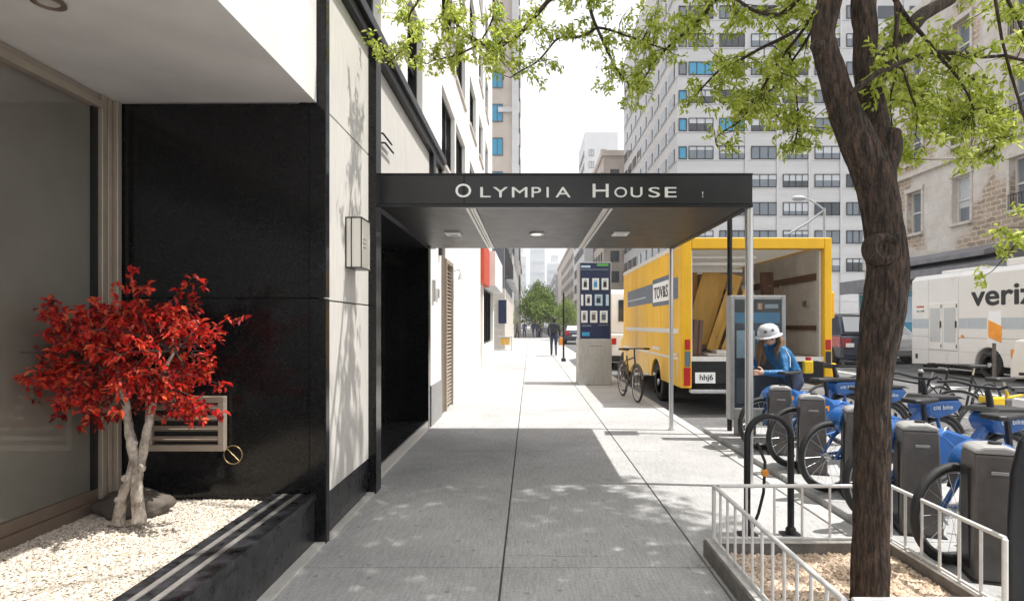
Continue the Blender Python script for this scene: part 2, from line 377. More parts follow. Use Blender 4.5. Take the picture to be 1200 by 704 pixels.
def tag(o, label=None, cat=None, group=None, kind=None):
    if label: o['label'] = label
    if cat: o['category'] = cat
    if group: o['group'] = group
    if kind: o['kind'] = kind
    return o
def thing(name, label, cat, loc=(0, 0, 0), group=None, rz=0, local=False):
    """an Empty at the thing's base; its parts are given in metres of the place, or of the thing itself when local"""
    o = bpy.data.objects.new(name, None); COL.objects.link(o); o.empty_display_size = .2
    o.location = loc; o.rotation_euler = (0, 0, rz)
    OFF[o.name] = Vector((0, 0, 0)) if local else Vector(loc)
    return tag(o, label, cat, group)
def kids(o): return [c for c in bpy.data.objects if c.parent == o]
def copy_tree(o, loc=None, rz=None, label=None):
    """a thing, its parts and their sub-parts"""
    r = o.copy(); COL.objects.link(r); OFF[r.name] = OFF.get(o.name, Vector((0, 0, 0)))
    for ch in kids(o):
        c = ch.copy(); COL.objects.link(c); c.parent = r
        for g in kids(ch):
            d = g.copy(); COL.objects.link(d); d.parent = c
    if loc is not None: r.location = loc
    if rz is not None: r.rotation_euler = (0, 0, rz)
    if label: r['label'] = label
    return r

def text_part(txt, name, material, parent, origin, right, up, w=None, h=None, depth=.01, bold=0.0):
    """raised lettering: origin is the lower left corner, right/up are unit directions"""
    cu = bpy.data.curves.new('lettering', 'FONT'); cu.body = txt; cu.size = 1; cu.extrude = .02
    ob = bpy.data.objects.new('lettering_source', cu); COL.objects.link(ob)
    dg = bpy.context.evaluated_depsgraph_get()
    me = bpy.data.meshes.new_from_object(ob.evaluated_get(dg))
    bpy.data.objects.remove(ob); bpy.data.curves.remove(cu)
    xs = [v.co.x for v in me.vertices]; ys = [v.co.y for v in me.vertices]
    x0, x1, y0, y1 = min(xs), max(xs), min(ys), max(ys)
    sy = h / (y1 - y0) if h else w / (x1 - x0)
    sx = w / (x1 - x0) if w else sy
    right, up, origin = Vector(right), Vector(up), Vector(origin); nrm = right.cross(up)
    o = OFF.get(parent.name, Vector((0, 0, 0)))
    for v in me.vertices:
        x, y, z = v.co
        v.co = origin + right * ((x - x0) * sx) + up * ((y - y0) * sy) + nrm * (depth * (z / .02 * .5 + .5)) - o
    if bold:                                       # heavier strokes: the same letters set a hair apart
        bm = bmesh.new(); n0 = len(me.vertices)
        for k, (dx, dy) in enumerate(((0, 0), (1, 0), (-1, 0), (0, 1), (0, -1), (.7, .7), (-.7, -.7), (.7, -.7), (-.7, .7))):
            bm.from_mesh(me); bm.verts.ensure_lookup_table()
            for q in bm.verts[k * n0:]: q.co += right * (dx * bold * sx) + up * (dy * bold * sy) + nrm * (.0003 * k)
        bm.to_mesh(me); bm.free()
    me.name = name; me.materials.clear(); me.materials.append(M[material])
    ob = bpy.data.objects.new(name, me); COL.objects.link(ob); ob.parent = parent
    return ob

def join_meshes(obs, name):
    bm = bmesh.new()
    for o in obs: bm.from_mesh(o.data)
    me = bpy.data.meshes.new(name); bm.to_mesh(me); bm.free()
    for mm in obs[0].data.materials: me.materials.append(mm)
    p = obs[0].parent; ob = bpy.data.objects.new(name, me); COL.objects.link(ob); ob.parent = p
    for o in obs: bpy.data.objects.remove(o)
    return ob

def wall_open(mb, axis, a0, a1, u0, u1, z0, z1, opens, m=0):
    """a wall between a0..a1 along its thickness axis, u0..u1 along its length, with rectangular openings (u0,u1,z0,z1)"""
    us = sorted({u0, u1, *[x for o in opens for x in o[:2] if u0 < x < u1]}); zs = sorted({z0, z1, *[x for o in opens for x in o[2:] if z0 < x < z1]})
    for i in range(len(us) - 1):
        run = None
        cells = []
        for j in range(len(zs) - 1):
            cu, cz = (us[i] + us[i + 1]) / 2, (zs[j] + zs[j + 1]) / 2
            solid = not any(o[0] < cu < o[1] and o[2] < cz < o[3] for o in opens)
            if solid:
                if run is None: run = [zs[j], zs[j + 1]]
                else: run[1] = zs[j + 1]
            if (not solid or j == len(zs) - 2) and run:
                cells.append(run); run = None
        for c in cells:
            if axis == 'X': mb.box(a0, a1, us[i], us[i + 1], c[0], c[1], m)
            else: mb.box(us[i], us[i + 1], a0, a1, c[0], c[1], m)

def window(parent, axis, a, d, u0, u1, z0, z1, cols=2, rows=1, fw=.05, mats=('black_paint', 'dark_glass'), name='window', blind=None):
    """sash in an opening; a = glass plane, d = depth towards the viewer (signed)"""
    mb = MB()
    def bx(p, q, r, s_, t0, t1, m):
        lo, hi = min(t0, t1), max(t0, t1)
        if axis == 'X': mb.box(lo, hi, p, q, r, s_, m)
        else: mb.box(p, q, lo, hi, r, s_, m)
    bx(u0, u1, z0, z0 + fw, a, a + d, 0); bx(u0, u1, z1 - fw, z1, a, a + d, 0)
    bx(u0, u0 + fw, z0 + fw, z1 - fw, a, a + d, 0); bx(u1 - fw, u1, z0 + fw, z1 - fw, a, a + d, 0)
    for k in range(1, cols):
        c = u0 + (u1 - u0) * k / cols; bx(c - fw / 2, c + fw / 2, z0 + fw, z1 - fw, a, a + d * .8, 0)
    for k in range(1, rows):
        c = z0 + (z1 - z0) * k / rows; bx(u0 + fw, u1 - fw, c - fw / 2, c + fw / 2, a, a + d * .7, 0)
    bx(u0 + fw * .5, u1 - fw * .5, z0 + fw * .5, z1 - fw * .5, a - d * .2, a + d * .15, 1)
    ml = list(mats)
    if blind:
        ml.append(blind); zc = z1 - (z1 - z0) * random.uniform(.25, .7)
        bx(u0 + fw, u1 - fw, zc, z1 - fw, a + d * .16, a + d * .22, 2)
    return mb.build(name, ml, parent)
# ------------------------------------------------------------------ the setting
BX = -1.36                                            # building line
def sheet(name, x0, x1, y0, y1, z, m, kind='structure'):
    return tag(MB().quad([(x0, y0, z), (x1, y0, z), (x1, y1, z), (x0, y1, z)]).build(name, m, fix=False), kind=kind)
sheet('ground', -900, 1500, -300, 1600, -.40, 'soil')
tag(MB().box(2.26, 15.3, -60, 900, -.39, -.12).build('road', 'asphalt'), kind='structure')
mb = MB()
xs = [-2.3, -.158, 1.03, 2.10]; ys = [-6, -2.9, .27, 3.35, 6.43, 9.5, 12.6, 15.7, 18.8, 21.9, 25, 28, 31, 34, 37, 40, 120, 400]
for i in range(3):
    for j in range(len(ys) - 1):
        g = .0055
        mb.box(xs[i] + g, xs[i + 1] - g, ys[j] + g, ys[j + 1] - g, -.12, 0)
tag(mb.build('sidewalk', 'paving', bevel=.003, seg=1), kind='structure')
tag(MB().box(-3, 2.1, -6, 400, -.39, -.014).build('sidewalk_bed', 'soil'), kind='structure')
mb = MB()
y = -6.0
while y < 200:
    l = 1.55 if y < 60 else 20
    mb.box(2.104, 2.25, y + .003, y + l - .003, -.38, .006); y += l
tag(mb.build('kerb', 'kerb', bevel=.012), kind='structure')
tag(MB().box(15.3, 40, -40, 900, -.39, .0).build('far_sidewalk', 'paving'), kind='structure')
mb = MB()
for k in range(9):
    mb.box(5.5, 5.62, 4 + k * 5.2, 6.6 + k * 5.2, -.119, -.116)
mb.box(9.9, 10.02, 5, 60, -.119, -.116)
for k in range(7):
    mb.box(10.03, 12.2, 8 + k * 6.0, 8.12 + k * 6.0, -.119, -.1155)
tag(mb.build('road_markings', 'white_line'), kind='structure')
# docking plates on the road along the kerb
mb = MB()
for k in range(8):
    mb.box(2.262, 3.9, 1.2 + k * .80, 1.2 + k * .80 + .794, -.115, .055)
tag(mb.build('docking_platform', 'plate', bevel=.01), kind='structure')

# ------------------------------------------------------------------ apartment building on the left
ab = thing('apartment_building', 'white apartment building with black stone base, recessed entrance and travertine panels', 'building', (BX, 3.6, 0))
WZ = 3.7
# black recess wall: tall slabs with open joints
for (x0, x1) in ((-2.66, -1.42),):
    MB().box(-2.66, -1.412, 3.712, 3.76, 0, 1.566).box(-2.66, -1.412, 3.712, 3.76, 1.571, 2.81).box(-2.66, -1.41, 3.77, 3.95, 0, 2.81).build('recess_wall', 'granite', ab, bevel=.002, seg=1)
MB().box(-1.408, -1.300, 3.70, 3.768, 0, 1.566).box(-1.408, -1.300, 3.70, 3.768, 1.571, 3.69).build('pier', 'granite', ab, bevel=.004, seg=1)
MB().box(-6, BX - .001, -4, 3.697, 2.812, 9.0).build('overhang', 'white_soffit', ab)
for z0, z1 in ((.292, 1.552), (1.562, 2.795), (2.805, 3.69)):
    MB().box(-1.46, -1.335, 3.772, 4.795, z0, z1).build('wall_panel', 'travertine', ab, bevel=.002, seg=1)
MB().box(-1.5, -1.375, 3.772, 4.795, 0, 3.69).build('panel_backing', 'black_paint', ab)
MB().box(-1.47, -1.342, 3.772, 4.30, .0, .286).box(-1.47, -1.342, 4.305, 4.55, .0, .286).box(-1.47, -1.342, 4.555, 4.795, .0, .286).build('plinth', 'granite_worn', ab)
MB().box(-1.39, -1.305, -3, 3.698, .001, .016).box(-1.341, -1.285, 3.772, 4.795, .001, .016).build('base_strip', 'alu', ab)
MB().box(-1.46, -1.272, 4.80, 4.962, 0, 3.69).build('pilaster', 'granite', ab, bevel=.003, seg=1)
# entrance recess
MB().box(-2.05, BX - .03, 4.965, 7.78, 0, .10).build('entrance_step', 'granite_worn', ab)
MB().box(BX - .028, BX + .01, 4.966, 7.78, 0, .012).box(BX - .028, BX - .002, 4.965, 7.78, .012, .108).build('step_nosing', 'alu', ab)
MB().box(-2.1, BX, 7.785, 7.95, 0, 2.42).build('recess_side_wall', 'granite', ab)
MB().box(-2.15, -2.05, 4.86, 7.78, .101, 2.42).build('recess_back_wall', 'granite', ab)
MB().box(-2.1, BX - .01, 4.965, 7.95, 2.421, 2.69).build('recess_ceiling', 'black_paint', ab)
door = MB().box(-2.048, -1.99, 6.55, 6.65, .102, 2.40).box(-2.048, -1.99, 7.62, 7.72, .102, 2.40).box(-2.048, -1.99, 6.65, 7.62, 2.28, 2.40).box(-2.048, -1.99, 6.65, 7.62, .102, .22).build('entrance_door', 'tan_metal', ab)
MB().box(-2.03, -2.01, 6.64, 7.63, .21, 2.29).build('door_pane', 'clear_glass', door)
MB().tube([(-1.96, 6.75, 1.0), (-1.93, 6.75, 1.02), (-1.93, 6.75, 1.35), (-1.96, 6.75, 1.37)], .012).build('door_handle', 'steel', door)
# white panels over the canopy with open joints, black rail on top
for y0, y1 in ((4.966, 6.3), (6.31, 7.78)):
    MB().box(-1.46, -1.35, y0, y1, 2.69, 3.69).build('wall_panel', 'travertine', ab, bevel=.002, seg=1)
MB().box(-1.46, -1.29, 7.79, 7.95, 2.43, 3.69).box(-1.46, -1.31, 8.62, 8.72, 2.43, 3.69).build('post', 'black_paint', ab)
MB().box(-1.5, -1.285, 3.7, 8.72, 3.692, 3.78).box(-1.5, -1.25, 3.7, 8.72, 3.782, 3.87).build('roof_rail', 'black_paint', ab, bevel=.006)
for y0 in (5.15, 8.1):
    MB().tube([(-1.36, y0, 3.10), (-1.31, y0 + .02, 3.1), (-1.31, y0 + .35, 3.1)], .009, 6).tube([(-1.36, y0 + .09, 3.04), (-1.31, y0 + .1, 3.04), (-1.31, y0 + .42, 3.04)], .009, 6).build('bracket', 'black_paint', ab, smooth=60)
# street wall beyond the canopy
MB().box(-1.7, BX, 7.952, 8.9, .56, 3.69).build('white_pier', 'white_wall', ab)
MB().box(-1.7, BX + .012, 7.952, 8.9, .0, .558).build('pier_base', 'grey_base', ab)
ic = MB().box(BX, BX + .03, 8.05, 8.2, 1.72, 2.02).box(BX, BX + .03, 8.4, 8.55, 1.78, 1.92).build('intercom', 'steel', ab, bevel=.005)
MB().box(-1.7, -1.37, 8.902, 9.34, 2.3, 3.69).box(-1.7, -1.37, 8.902, 9.34, 0, 2.298).build('side_door', 'brown_metal', ab)
lv = MB(); lv.box(-1.6, -1.44, 9.36, 10.2, .02, 2.4, 0).box(-1.6, -1.34, 9.345, 9.42, 0, 2.46, 1).box(-1.6, -1.34, 10.14, 10.2, 0, 2.46, 1).box(-1.6, -1.34, 9.42, 10.14, 2.4, 2.46, 1)
for k in range(38):
    lv.obox((-1.40, 9.78, .08 + k * .06), (.075, .70, .014), (0, R(35), 0), 1)
lv.build('louvre_door', ['brown_metal', 'tan_metal'], ab)
MB().box(-1.7, BX, 9.345, 10.2, 2.47, 3.69).box(-1.7, BX, 10.202, 15.95, 0, 3.69).build('street_wall', 'white_wall', ab)
MB().tube([(BX, 10.35, 2.35), (BX + .1, 10.35, 2.38), (BX + .12, 10.35, 2.3)], .012, 6).lathe([(.02, 0), (.05, -.1)], (BX + .12, 10.35, 2.3), (0, 0, 1), 12).build('wall_lamp', 'lamp_grey', ab)
# upper storeys with window openings
rows = [(3.95, 5.12), (5.95, 7.05), (8.0, 9.1), (10.1, 11.2), (12.2, 13.3)]
colsY = [(4.3, 5.3), (6.45, 7.35), (8.95, 10.5), (10.68, 12.2), (13.1, 14.6), (15.5, 16.8), (17.7, 19.0)]
opens = [(a, b, c, d) for (c, d) in rows for (a, b) in colsY]
mb = MB(); wall_open(mb, 'X', BX - .3, BX, 3.66, 20.9, 3.875, 26, opens)
mb.box(-8, BX - .302, 3.66, 20.9, 3.875, 26)
mb.build('upper_wall', 'white_wall', ab)
for (c, d) in rows:
    for (a, b) in colsY:
        wd = window(ab, 'X', BX - .17, .10, a, b, c, d, 3 if b - a > 1.4 else (2 if b - a > 1.2 else 1), 2 if b - a < 1.2 else 1, .05, blind='pale_glass' if random.random() < .5 else None)
        MB().box(BX - .1, BX + .035, a - .06, b + .06, c - .07, c - .002).build('sill', 'trim_stone', wd)
# display window of the recess
gw = MB().box(-2.72, -2.66, -4, 3.56, .40, 2.72).build('display_window', 'shop_glass', ab)
MB().box(-2.76, -2.62, -4, 3.55, .20, .335).box(-2.76, -2.64, -4, 3.55, .336, .40).build('bottom_rail', 'brown_metal', gw)
fr = MB().box(-2.76, -2.61, -4, 3.55, 2.72, 2.765).box(-2.76, -2.635, -4, 3.55, 2.765, 2.808)
fr.box(-2.76, -2.615, 3.55, 3.592, .2, 2.808).box(-2.76, -2.63, 3.62, 3.655, .2, 2.808).box(-2.76, -2.6, 3.66, 3.698, .2, 2.808)
fr.build('window_frame', 'tan_metal', gw, bevel=.003, seg=1)
MB().box(-2.76, -2.68, 3.59, 3.665, .2, 2.8).box(-2.658, -2.64, 3.505, 3.548, .40, 2.72).build('frame_gasket', 'black_paint', gw)

# vent grille, brass roundel, wall lantern, downlight
vg = thing('vent_grille', 'tan louvred vent grille on the black recess wall behind the red maple', 'vent', (-2.18, 3.7, .77))
MB().box(-2.43, -1.93, 3.66, 3.70, .60, .64).box(-2.43, -1.93, 3.66, 3.70, .905, .945).box(-2.43, -2.39, 3.66, 3.70, .64, .905).box(-1.97, -1.93, 3.66, 3.70, .64, .905).build('frame', 'tan_metal', vg, bevel=.003, seg=1)
sl = MB()
for k in range(4): sl.obox((-2.18, 3.68, .675 + k * .066), (.42, .036, .024), (R(-30), 0, 0))
sl.build('slats', 'tan_metal', vg)
MB().box(-2.40, -1.96, 3.692, 3.699, .63, .91).build('dark_backing', 'black_paint', vg)
rd = thing('brass_roundel', 'thin brass ring with a diagonal bar on the black wall', 'wall ornament', (-1.885, 3.69, .573))
MB().ring((-1.885, 3.685, .573), (0, 1, 0), .058, .0035, 40, 6).build('ring', 'brass', rd, smooth=60)
MB().tube([(-1.885 - .04, 3.686, .573 + .04), (-1.885 + .04, 3.686, .573 - .04)], .0032, 6).build('bar', 'brass', rd)
sc_ = thing('wall_lantern', 'boxy black framed wall lantern with pale glass on the travertine panel', 'wall lamp', (-1.345, 4.32, 1.81))
X0, X1, Y0, Y1, Z0, Z1 = -1.333, -1.215, 4.19, 4.43, 1.815, 2.17
lf = MB(); t = .007
for x in (X0, X1 - t):
    for yy in (Y0, Y1 - t): lf.box(x, x + t, yy, yy + t, Z0, Z1)
for z in (Z0 - t, Z1):
    lf.box(X0, X1, Y0, Y1, z, z + t)
lf.box(X0 + .04, X0 + .046, Y0 - .002, Y0 + .006, Z0, Z1)
lf.build('frame', 'black_paint', sc_)
MB().box(X0 + .006, X1 - .006, Y0 + .006, Y1 - .006, Z0 + .002, Z1 - .002).build('glass_shade', 'lantern_glass', sc_)
MB().box(X1 - .005, X1 - .002, Y0 + .05, Y0 + .12, 1.96, 1.967).box(X1 - .005, X1 - .002, Y0 + .05, Y0 + .12, 1.99, 1.997).box(X1 - .005, X1 - .002, Y0 + .06, Y0 + .12, 2.02, 2.027).build('etched_mark', 'grey_base', sc_)
dl = thing('downlight', 'round dark downlight in the white soffit over the gravel bed', 'ceiling light', (-2.10, 2.53, 2.808))
MB().lathe([(.062, 0), (.066, -.012), (.05, -.016), (.044, -.004)], (-2.10, 2.53, 2.809), (0, 0, 1), 32).build('trim_ring', 'brown_metal', dl, smooth=40)
MB().lathe([(.043, 0), (.043, -.003)], (-2.10, 2.53, 2.805), (0, 0, 1), 24).build('lens', 'alu', dl)

# planter wall with capping
pw = thing('planter_wall', 'low black granite planter wall with two pale strips in its capping', 'planter', (-1.49, 1.6, 0))
fm = MB()
yb = [-4, -2.6, -1.3, 0, 1.05, 2.1, 2.72, 3.25, 3.698]
for i in range(len(yb) - 1):
    fm.box(-1.62, -1.372, yb[i] + .0015, yb[i + 1] - .0015, .0, .282)
fm.build('face_slabs', 'granite_worn', pw)
cp = MB()
for i in range(-26, 24):
    y0 = i * .155
    if y0 > 3.68: break
    for a, b in ((-1.64, -1.575), (-1.545, -1.485), (-1.455, -1.358)):
        cp.box(a, b, y0 + .0012, min(y0 + .1538, 3.698), .283, .320)
cp.build('capping', 'granite_worn', pw, bevel=.002, seg=1)
MB().box(-1.574, -1.546, -4, 3.697, .28, .3225).box(-1.484, -1.456, -4, 3.697, .28, .3225).build('inlay_strips', 'strip', pw)

# ------------------------------------------------------------------ pebbles
def pebbles(mb, n, x0, x1, y0, y1, z, r0, r1, hz=None):
    for _ in range(n):
        x, y_ = random.uniform(x0, x1), random.uniform(y0, y1)
        r = random.uniform(r0, r1) * (1.5 if random.random() < .06 else 1)
        zz = z + (hz(x, y_) if hz else 0) + r * random.uniform(-.15, .4)
        a = random.uniform(0, 6.28); ca, sa = math.cos(a), math.sin(a); fl = random.uniform(.5, .85); el = random.uniform(.7, 1.3)
        i = len(mb.v)
        for k in range(5):
            an = 6.283 * k / 5 + random.uniform(-.3, .3); px_, py_ = math.cos(an) * r * el, math.sin(an) * r / el
            mb.v.append((x + px_ * ca - py_ * sa, y_ + px_ * sa + py_ * ca, zz + random.uniform(-.2, .2) * r))
        mb.v.append((x + random.uniform(-.3, .3) * r, y_ + random.uniform(-.3, .3) * r, zz + r * fl)); mb.v.append((x, y_, zz - r * fl))
        for k in range(5):
            mb.f.append((i + k, i + (k + 1) % 5, i + 5)); mb.m.append(0)
            mb.f.append((i + (k + 1) % 5, i + k, i + 6)); mb.m.append(0)
def hz1(x, y): return .016 * noise.noise(Vector((x * 2.2, y * 2.2, 0))) + .02 * max(0, (y - 3.2))
mb = MB(); nx, ny = 14, 60
for j in range(ny):
    for i in range(nx):
        def q(i, j):
            x = -2.66 + 1.03 * i / nx; y_ = 1.2 + 2.5 * j / ny; return (x, y_, .262 + hz1(x, y_))
        mb.quad([q(i, j), q(i + 1, j), q(i + 1, j + 1), q(i, j + 1)], 1)
pebbles(mb, 30000, -2.66, -1.64, 1.9, 3.70, .266, .0035, .0085, hz1)
pebbles(mb, 160, -2.66, -1.64, 1.9, 3.70, .268, .010, .015, hz1)
pebbles(mb, 2000, -2.66, -1.64, 1.2, 1.9, .268, .007, .012, hz1)
tag(mb.build('white_gravel', ['pebble', 'pebble_sheet'], fix=False), 'bed of small white pebbles in the planter', 'gravel', kind='stuff')
# stone behind the tree
def rock(c, s, sd):
    bm = bmesh.new(); bmesh.ops.create_icosphere(bm, subdivisions=4, radius=1)
    for v in bm.verts:
        n = noise.noise(v.co * 1.3 + Vector((sd, 0, 0))) * .28 + noise.noise(v.co * 4 + Vector((sd, 3, 0))) * .07
        v.co *= 1 + n
        v.co = Vector((v.co.x * s[0], v.co.y * s[1], v.co.z * s[2])) 
    me = bpy.data.meshes.new('boulder'); bm.to_mesh(me); bm.free(); me.materials.append(M['rock'])
    for p in me.polygons: p.use_smooth = True
    o = bpy.data.objects.new('boulder', me); COL.objects.link(o); o.location = c; return o
tag(rock((-2.37, 3.47, .32), (.205, .13, .095), 4), 'low rounded brown boulder behind the red maple trunks', 'rock')

# ------------------------------------------------------------------ leaves
def leaf(mb, p, d, n, l, w, m=0, fold=.25):
    d = d.normalized(); s = d.cross(n)
    if s.length < 1e-3: s = d.orthogonal()
    s.normalize(); n = s.cross(d)
    up = n * (w * fold)
    i = len(mb.v)
    for q in (p, p + d * l * .3 + s * w * .45 + up, p + d * l * .68 + s * w * .38 + up * .7, p + d * l - n * l * .12, p + d * l * .68 - s * w * .38 + up * .7, p + d * l * .3 - s * w * .45 + up):
        mb.v.append((q.x, q.y, q.z))
    mb.f.append((i, i + 1, i + 2, i + 3)); mb.f.append((i, i + 3, i + 4, i + 5)); mb.m += [m, m]
def rv(z=1.0):
    while True:
        v = Vector((random.uniform(-1, 1), random.uniform(-1, 1), random.uniform(-1, 1)))
        if .05 < v.length < 1: v.normalize(); v.z *= z; return v.normalized()

# ------------------------------------------------------------------ red maple
mpY = 3.22
rm = thing('red_maple', 'small red leaved maple with pale forked trunks in the white gravel', 'tree', at(150, 611, mpY))
def pl(lst, Y): return [at(a, b, Y + (c[0] if c else 0)) for a, b, *c in lst]
tk = MB()
def wobf(sc, am): return lambda p, an: 1 + am * noise.noise(p * sc) + am * .5 * noise.noise(p * sc * 3)
stems = [([(136, 616), (139, 600), (145, 580), (152, 560), (157, 540), (155, 515), (150, 490), (144, 465), (140, 440), (128, 415)], [.034, .029, .024, .026, .029, .026, .022, .018, .013, .008]),
         ([(162, 614), (161, 595), (162, 570), (161, 552), (157, 540)], [.038, .033, .029, .027, .025]),
         ([(160, 556), (166, 535), (172, 512), (176, 488), (181, 462), (192, 438), (205, 410)], [.025, .023, .021, .018, .015, .012, .008])]
for l, r in stems:
    pts = pl(l, mpY); rr = r
    # densify
    P2, R2 = [], []
    for i in range(len(pts) - 1):
        for k in range(4):
            t = k / 4; P2.append(pts[i].lerp(pts[i + 1], t) + Vector((0, .012 * math.sin(i * 2 + t * 3), 0))); R2.append(rr[i] * (1 - t) + rr[i + 1] * t)
    P2.append(pts[-1]); R2.append(rr[-1])
    tk.tube(P2, R2, 14, wob=wobf(14, .16))
for (px_, py_, r) in ((166, 548, .022), (147, 560, .02), (158, 519, .016), (139, 585, .018)):
    c = at(px_, py_, mpY - .02); tk.lathe([(r, -.01), (r, .012), (r * .6, .018), (r * .45, .012)], c, (random.uniform(-.6, .6), -1, .2), 10)
tk.build('trunk', 'birch', rm, smooth=179)
cc = at(145, 424, mpY)
def crown_r(d):
    """uneven outline of the crown, radius by direction"""
    b = 1 / math.sqrt((d.x / .545) ** 2 + (d.y / .45) ** 2 + (d.z / .42) ** 2)
    return b * (1 + .34 * noise.noise(d * 2.3 + Vector((3.1, 0, 1.7))) + .24 * noise.noise(d * 5))
br = MB(); lv = MB()
forks = [Vector(at(a, b, mpY + c)) for a, b, c in ((128, 415, 0), (150, 480, 0), (205, 410, 0), (178, 470, 0), (140, 445, -.05), (190, 440, .05), (150, 460, .06))]
limbs = []
for k in range(80):
    d = rv(.95)
    if d.z < -.8: d.z *= -.4; d.normalize()
    e = cc + d * crown_r(d) * random.uniform(.5, 1.04)
    s0 = min(forks, key=lambda q: (q - e).length + random.uniform(0, .22))
    mid = s0.lerp(e, .5) + Vector((random.uniform(-.05, .05), random.uniform(-.05, .05), random.uniform(-.01, .07)))
    br.tube([s0, s0.lerp(mid, .5) + rv() * .015, mid, mid.lerp(e, .5) + rv() * .02, e], [.0065, .0055, .0045, .003, .0015], 5, cap=False)
    limbs.append((s0, mid, e))
def tuft(mb, p, d, n, l, w, spread):
    for _ in range(n):
        dd = (d * .35 + rv() * spread + Vector((0, 0, -.28))).normalized()
        leaf(mb, p + rv() * .018, dd, (rv() * .55 + Vector((0, 0, 1))).normalized(), l * random.uniform(.65, 1.25), w * random.uniform(.7, 1.2), fold=random.uniform(.05, .5))
for (s0, mid, e) in limbs:
    d0 = (e - mid).normalized()
    for k in range(9):
        t = random.random() ** .7
        p = mid.lerp(e, t) if random.random() < .8 else s0.lerp(mid, random.uniform(.55, 1))
        q = p + (d0 * .5 + rv(.7)).normalized() * random.uniform(.03, .13)
        br.tube([p, p.lerp(q, .6) + rv() * .006, q], [.002, .0015, .0008], 4, cap=False)
        tuft(lv, q, (q - p).normalized(), random.randint(4, 8), .041, .021, .9)
        if random.random() < .8: tuft(lv, p.lerp(q, .5), (q - p).normalized(), random.randint(2, 4), .037, .019, .95)
    tuft(lv, e, d0, 7, .044, .022, .8)
for (a, b, c) in ((283, 372, .0), (229, 322, .02), (18, 411, -.03), (24, 462, 0), (263, 488, -.05), (96, 503, 0), (262, 452, .05), (247, 490, -.1), (60, 492, .05), (225, 492, 0)):
    e = at(a, b, mpY + c); s0 = cc.lerp(e, .45)
    br.tube([s0, s0.lerp(e, .5) + Vector((0, 0, .02)), e], [.003, .002, .001], 5, cap=False)
    for k in range(7): tuft(lv, s0.lerp(e, .4 + .09 * k) + rv() * .03, (e - s0).normalized(), 4, .046, .024, .8)
br.build('branches', 'twig', rm, fix=False)
lv.build('crown', 'red_leaf', rm, fix=False)

# ------------------------------------------------------------------ canopy
cn = thing('entrance_canopy', 'flat black entrance canopy lettered OLYMPIA HOUSE over the sidewalk', 'canopy', (.3, 6.3, 0))
FY, RY, CX0, CX1, CZ0, CZ1 = 4.965, 7.72, -1.296, 1.905, 2.40, 2.676
MB().box(CX0, -.565, FY, FY + .06, CZ0 + .03, CZ1).box(-.563, CX1, FY, FY + .06, CZ0 + .03, CZ1).box(CX1 - .06, CX1, FY + .06, RY, CZ0 + .03, CZ1).box(CX0, CX1 - .06, RY - .06, RY, CZ0 + .03, CZ1).build('fascia', 'canopy_black', cn, bevel=.003, seg=1)
MB().box(CX0, CX1, FY - .006, FY + .05, CZ0, CZ0 + .028).box(CX0, CX1, FY - .01, FY + .05, CZ1, CZ1 + .014).box(CX1 - .05, CX1 + .006, FY + .05, RY, CZ0, CZ0 + .028).build('edge_trim', 'black_paint', cn)
sf = MB()
for a, b in ((CX0 + .001, -.56), (-.465, .635), (.725, CX1 - .051)): sf.box(a, b, FY + .051, RY - .001, CZ0 + .012, CZ0 + .026)
sf.build('soffit', 'canopy_under', cn)
MB().box(CX0 + .061, CX1 - .061, FY + .061, RY - .061, CZ0 + .032, CZ1 - .03).build('deck', 'black_paint', cn)
for a in (-.558, .637):
    MB().box(a, a + .026, FY + .05, RY, CZ0 + .004, CZ0 + .024).box(a + .033, a + .052, FY + .05, RY, CZ0 + .01, CZ0 + .026).box(a + .06, a + .086, FY + .05, RY, CZ0 + .004, CZ0 + .024).build('joint_strip', 'alu', cn)
for x in (-.85, 1.005):
    s = MB().box(x - .085, x + .085, 6.33, 6.37, CZ0 - .004, CZ0 + .011).box(x - .085, x + .085, 6.53, 6.57, CZ0 - .004, CZ0 + .011).box(x - .085, x - .045, 6.37, 6.53, CZ0 - .004, CZ0 + .011).box(x + .045, x + .085, 6.37, 6.53, CZ0 - .004, CZ0 + .011).build('square_light', 'white_letter', cn)
    MB().box(x - .044, x + .044, 6.371, 6.529, CZ0 + .004, CZ0 + .010).build('lens', 'alu', s)
s = MB().ring((.075, 6.45, CZ0 + .004), (0, 0, 1), .072, .013, 40, 8).build('round_light', 'white_letter', cn, smooth=60)
MB().lathe([(.06, 0), (.06, .006)], (.075, 6.45, CZ0 + .004), (0, 0, 1), 24).build('lens', 'lamp_glow', s)
k = FY / F
caps = {'O': (534, 552, 1), 'L': (563, 575, 0), 'Y': (578, 595, 0), 'M': (600, 618, 0), 'P': (623, 634, 0), 'I': (640.5, 643, 0), 'A': (651, 668.5, 0),
        'H': (694.5, 713, 1), 'o': (720, 734.5, 0), 'U': (739, 752.5, 0), 'S': (760, 773, 0), 'E': (779, 792.5, 0)}
zb = at(0, 231.5, FY).z
letters = []
for ch, (a, b, big) in caps.items():
    letters.append(text_part(ch.upper(), 'lettering', 'white_letter', cn, (at(a, 0, FY).x, FY - .0005, zb), (1, 0, 0), (0, 0, 1), (b - a) * k, (15.6 if big else 11.8) * k, .008, .004))
join_meshes(letters, 'lettering')
MB().box(1.475, 1.481, FY - .003, FY, 2.485, 2.50).box(1.474, 1.482, FY - .003, FY, 2.51, 2.535).build('maker_plate', 'white_letter', cn)
for (x, y_, r) in ((1.872, RY - .03, .028), (1.895, FY + .05, .034)):
    MB().tube([(x, y_, 0), (x, y_, CZ0 + .012)], r, 20).lathe([(r * 1.6, 0), (r * 1.6, .012), (r, .016)], (x, y_, .001), (0, 0, 1), 20).build('pole', 'steel', cn, smooth=40)
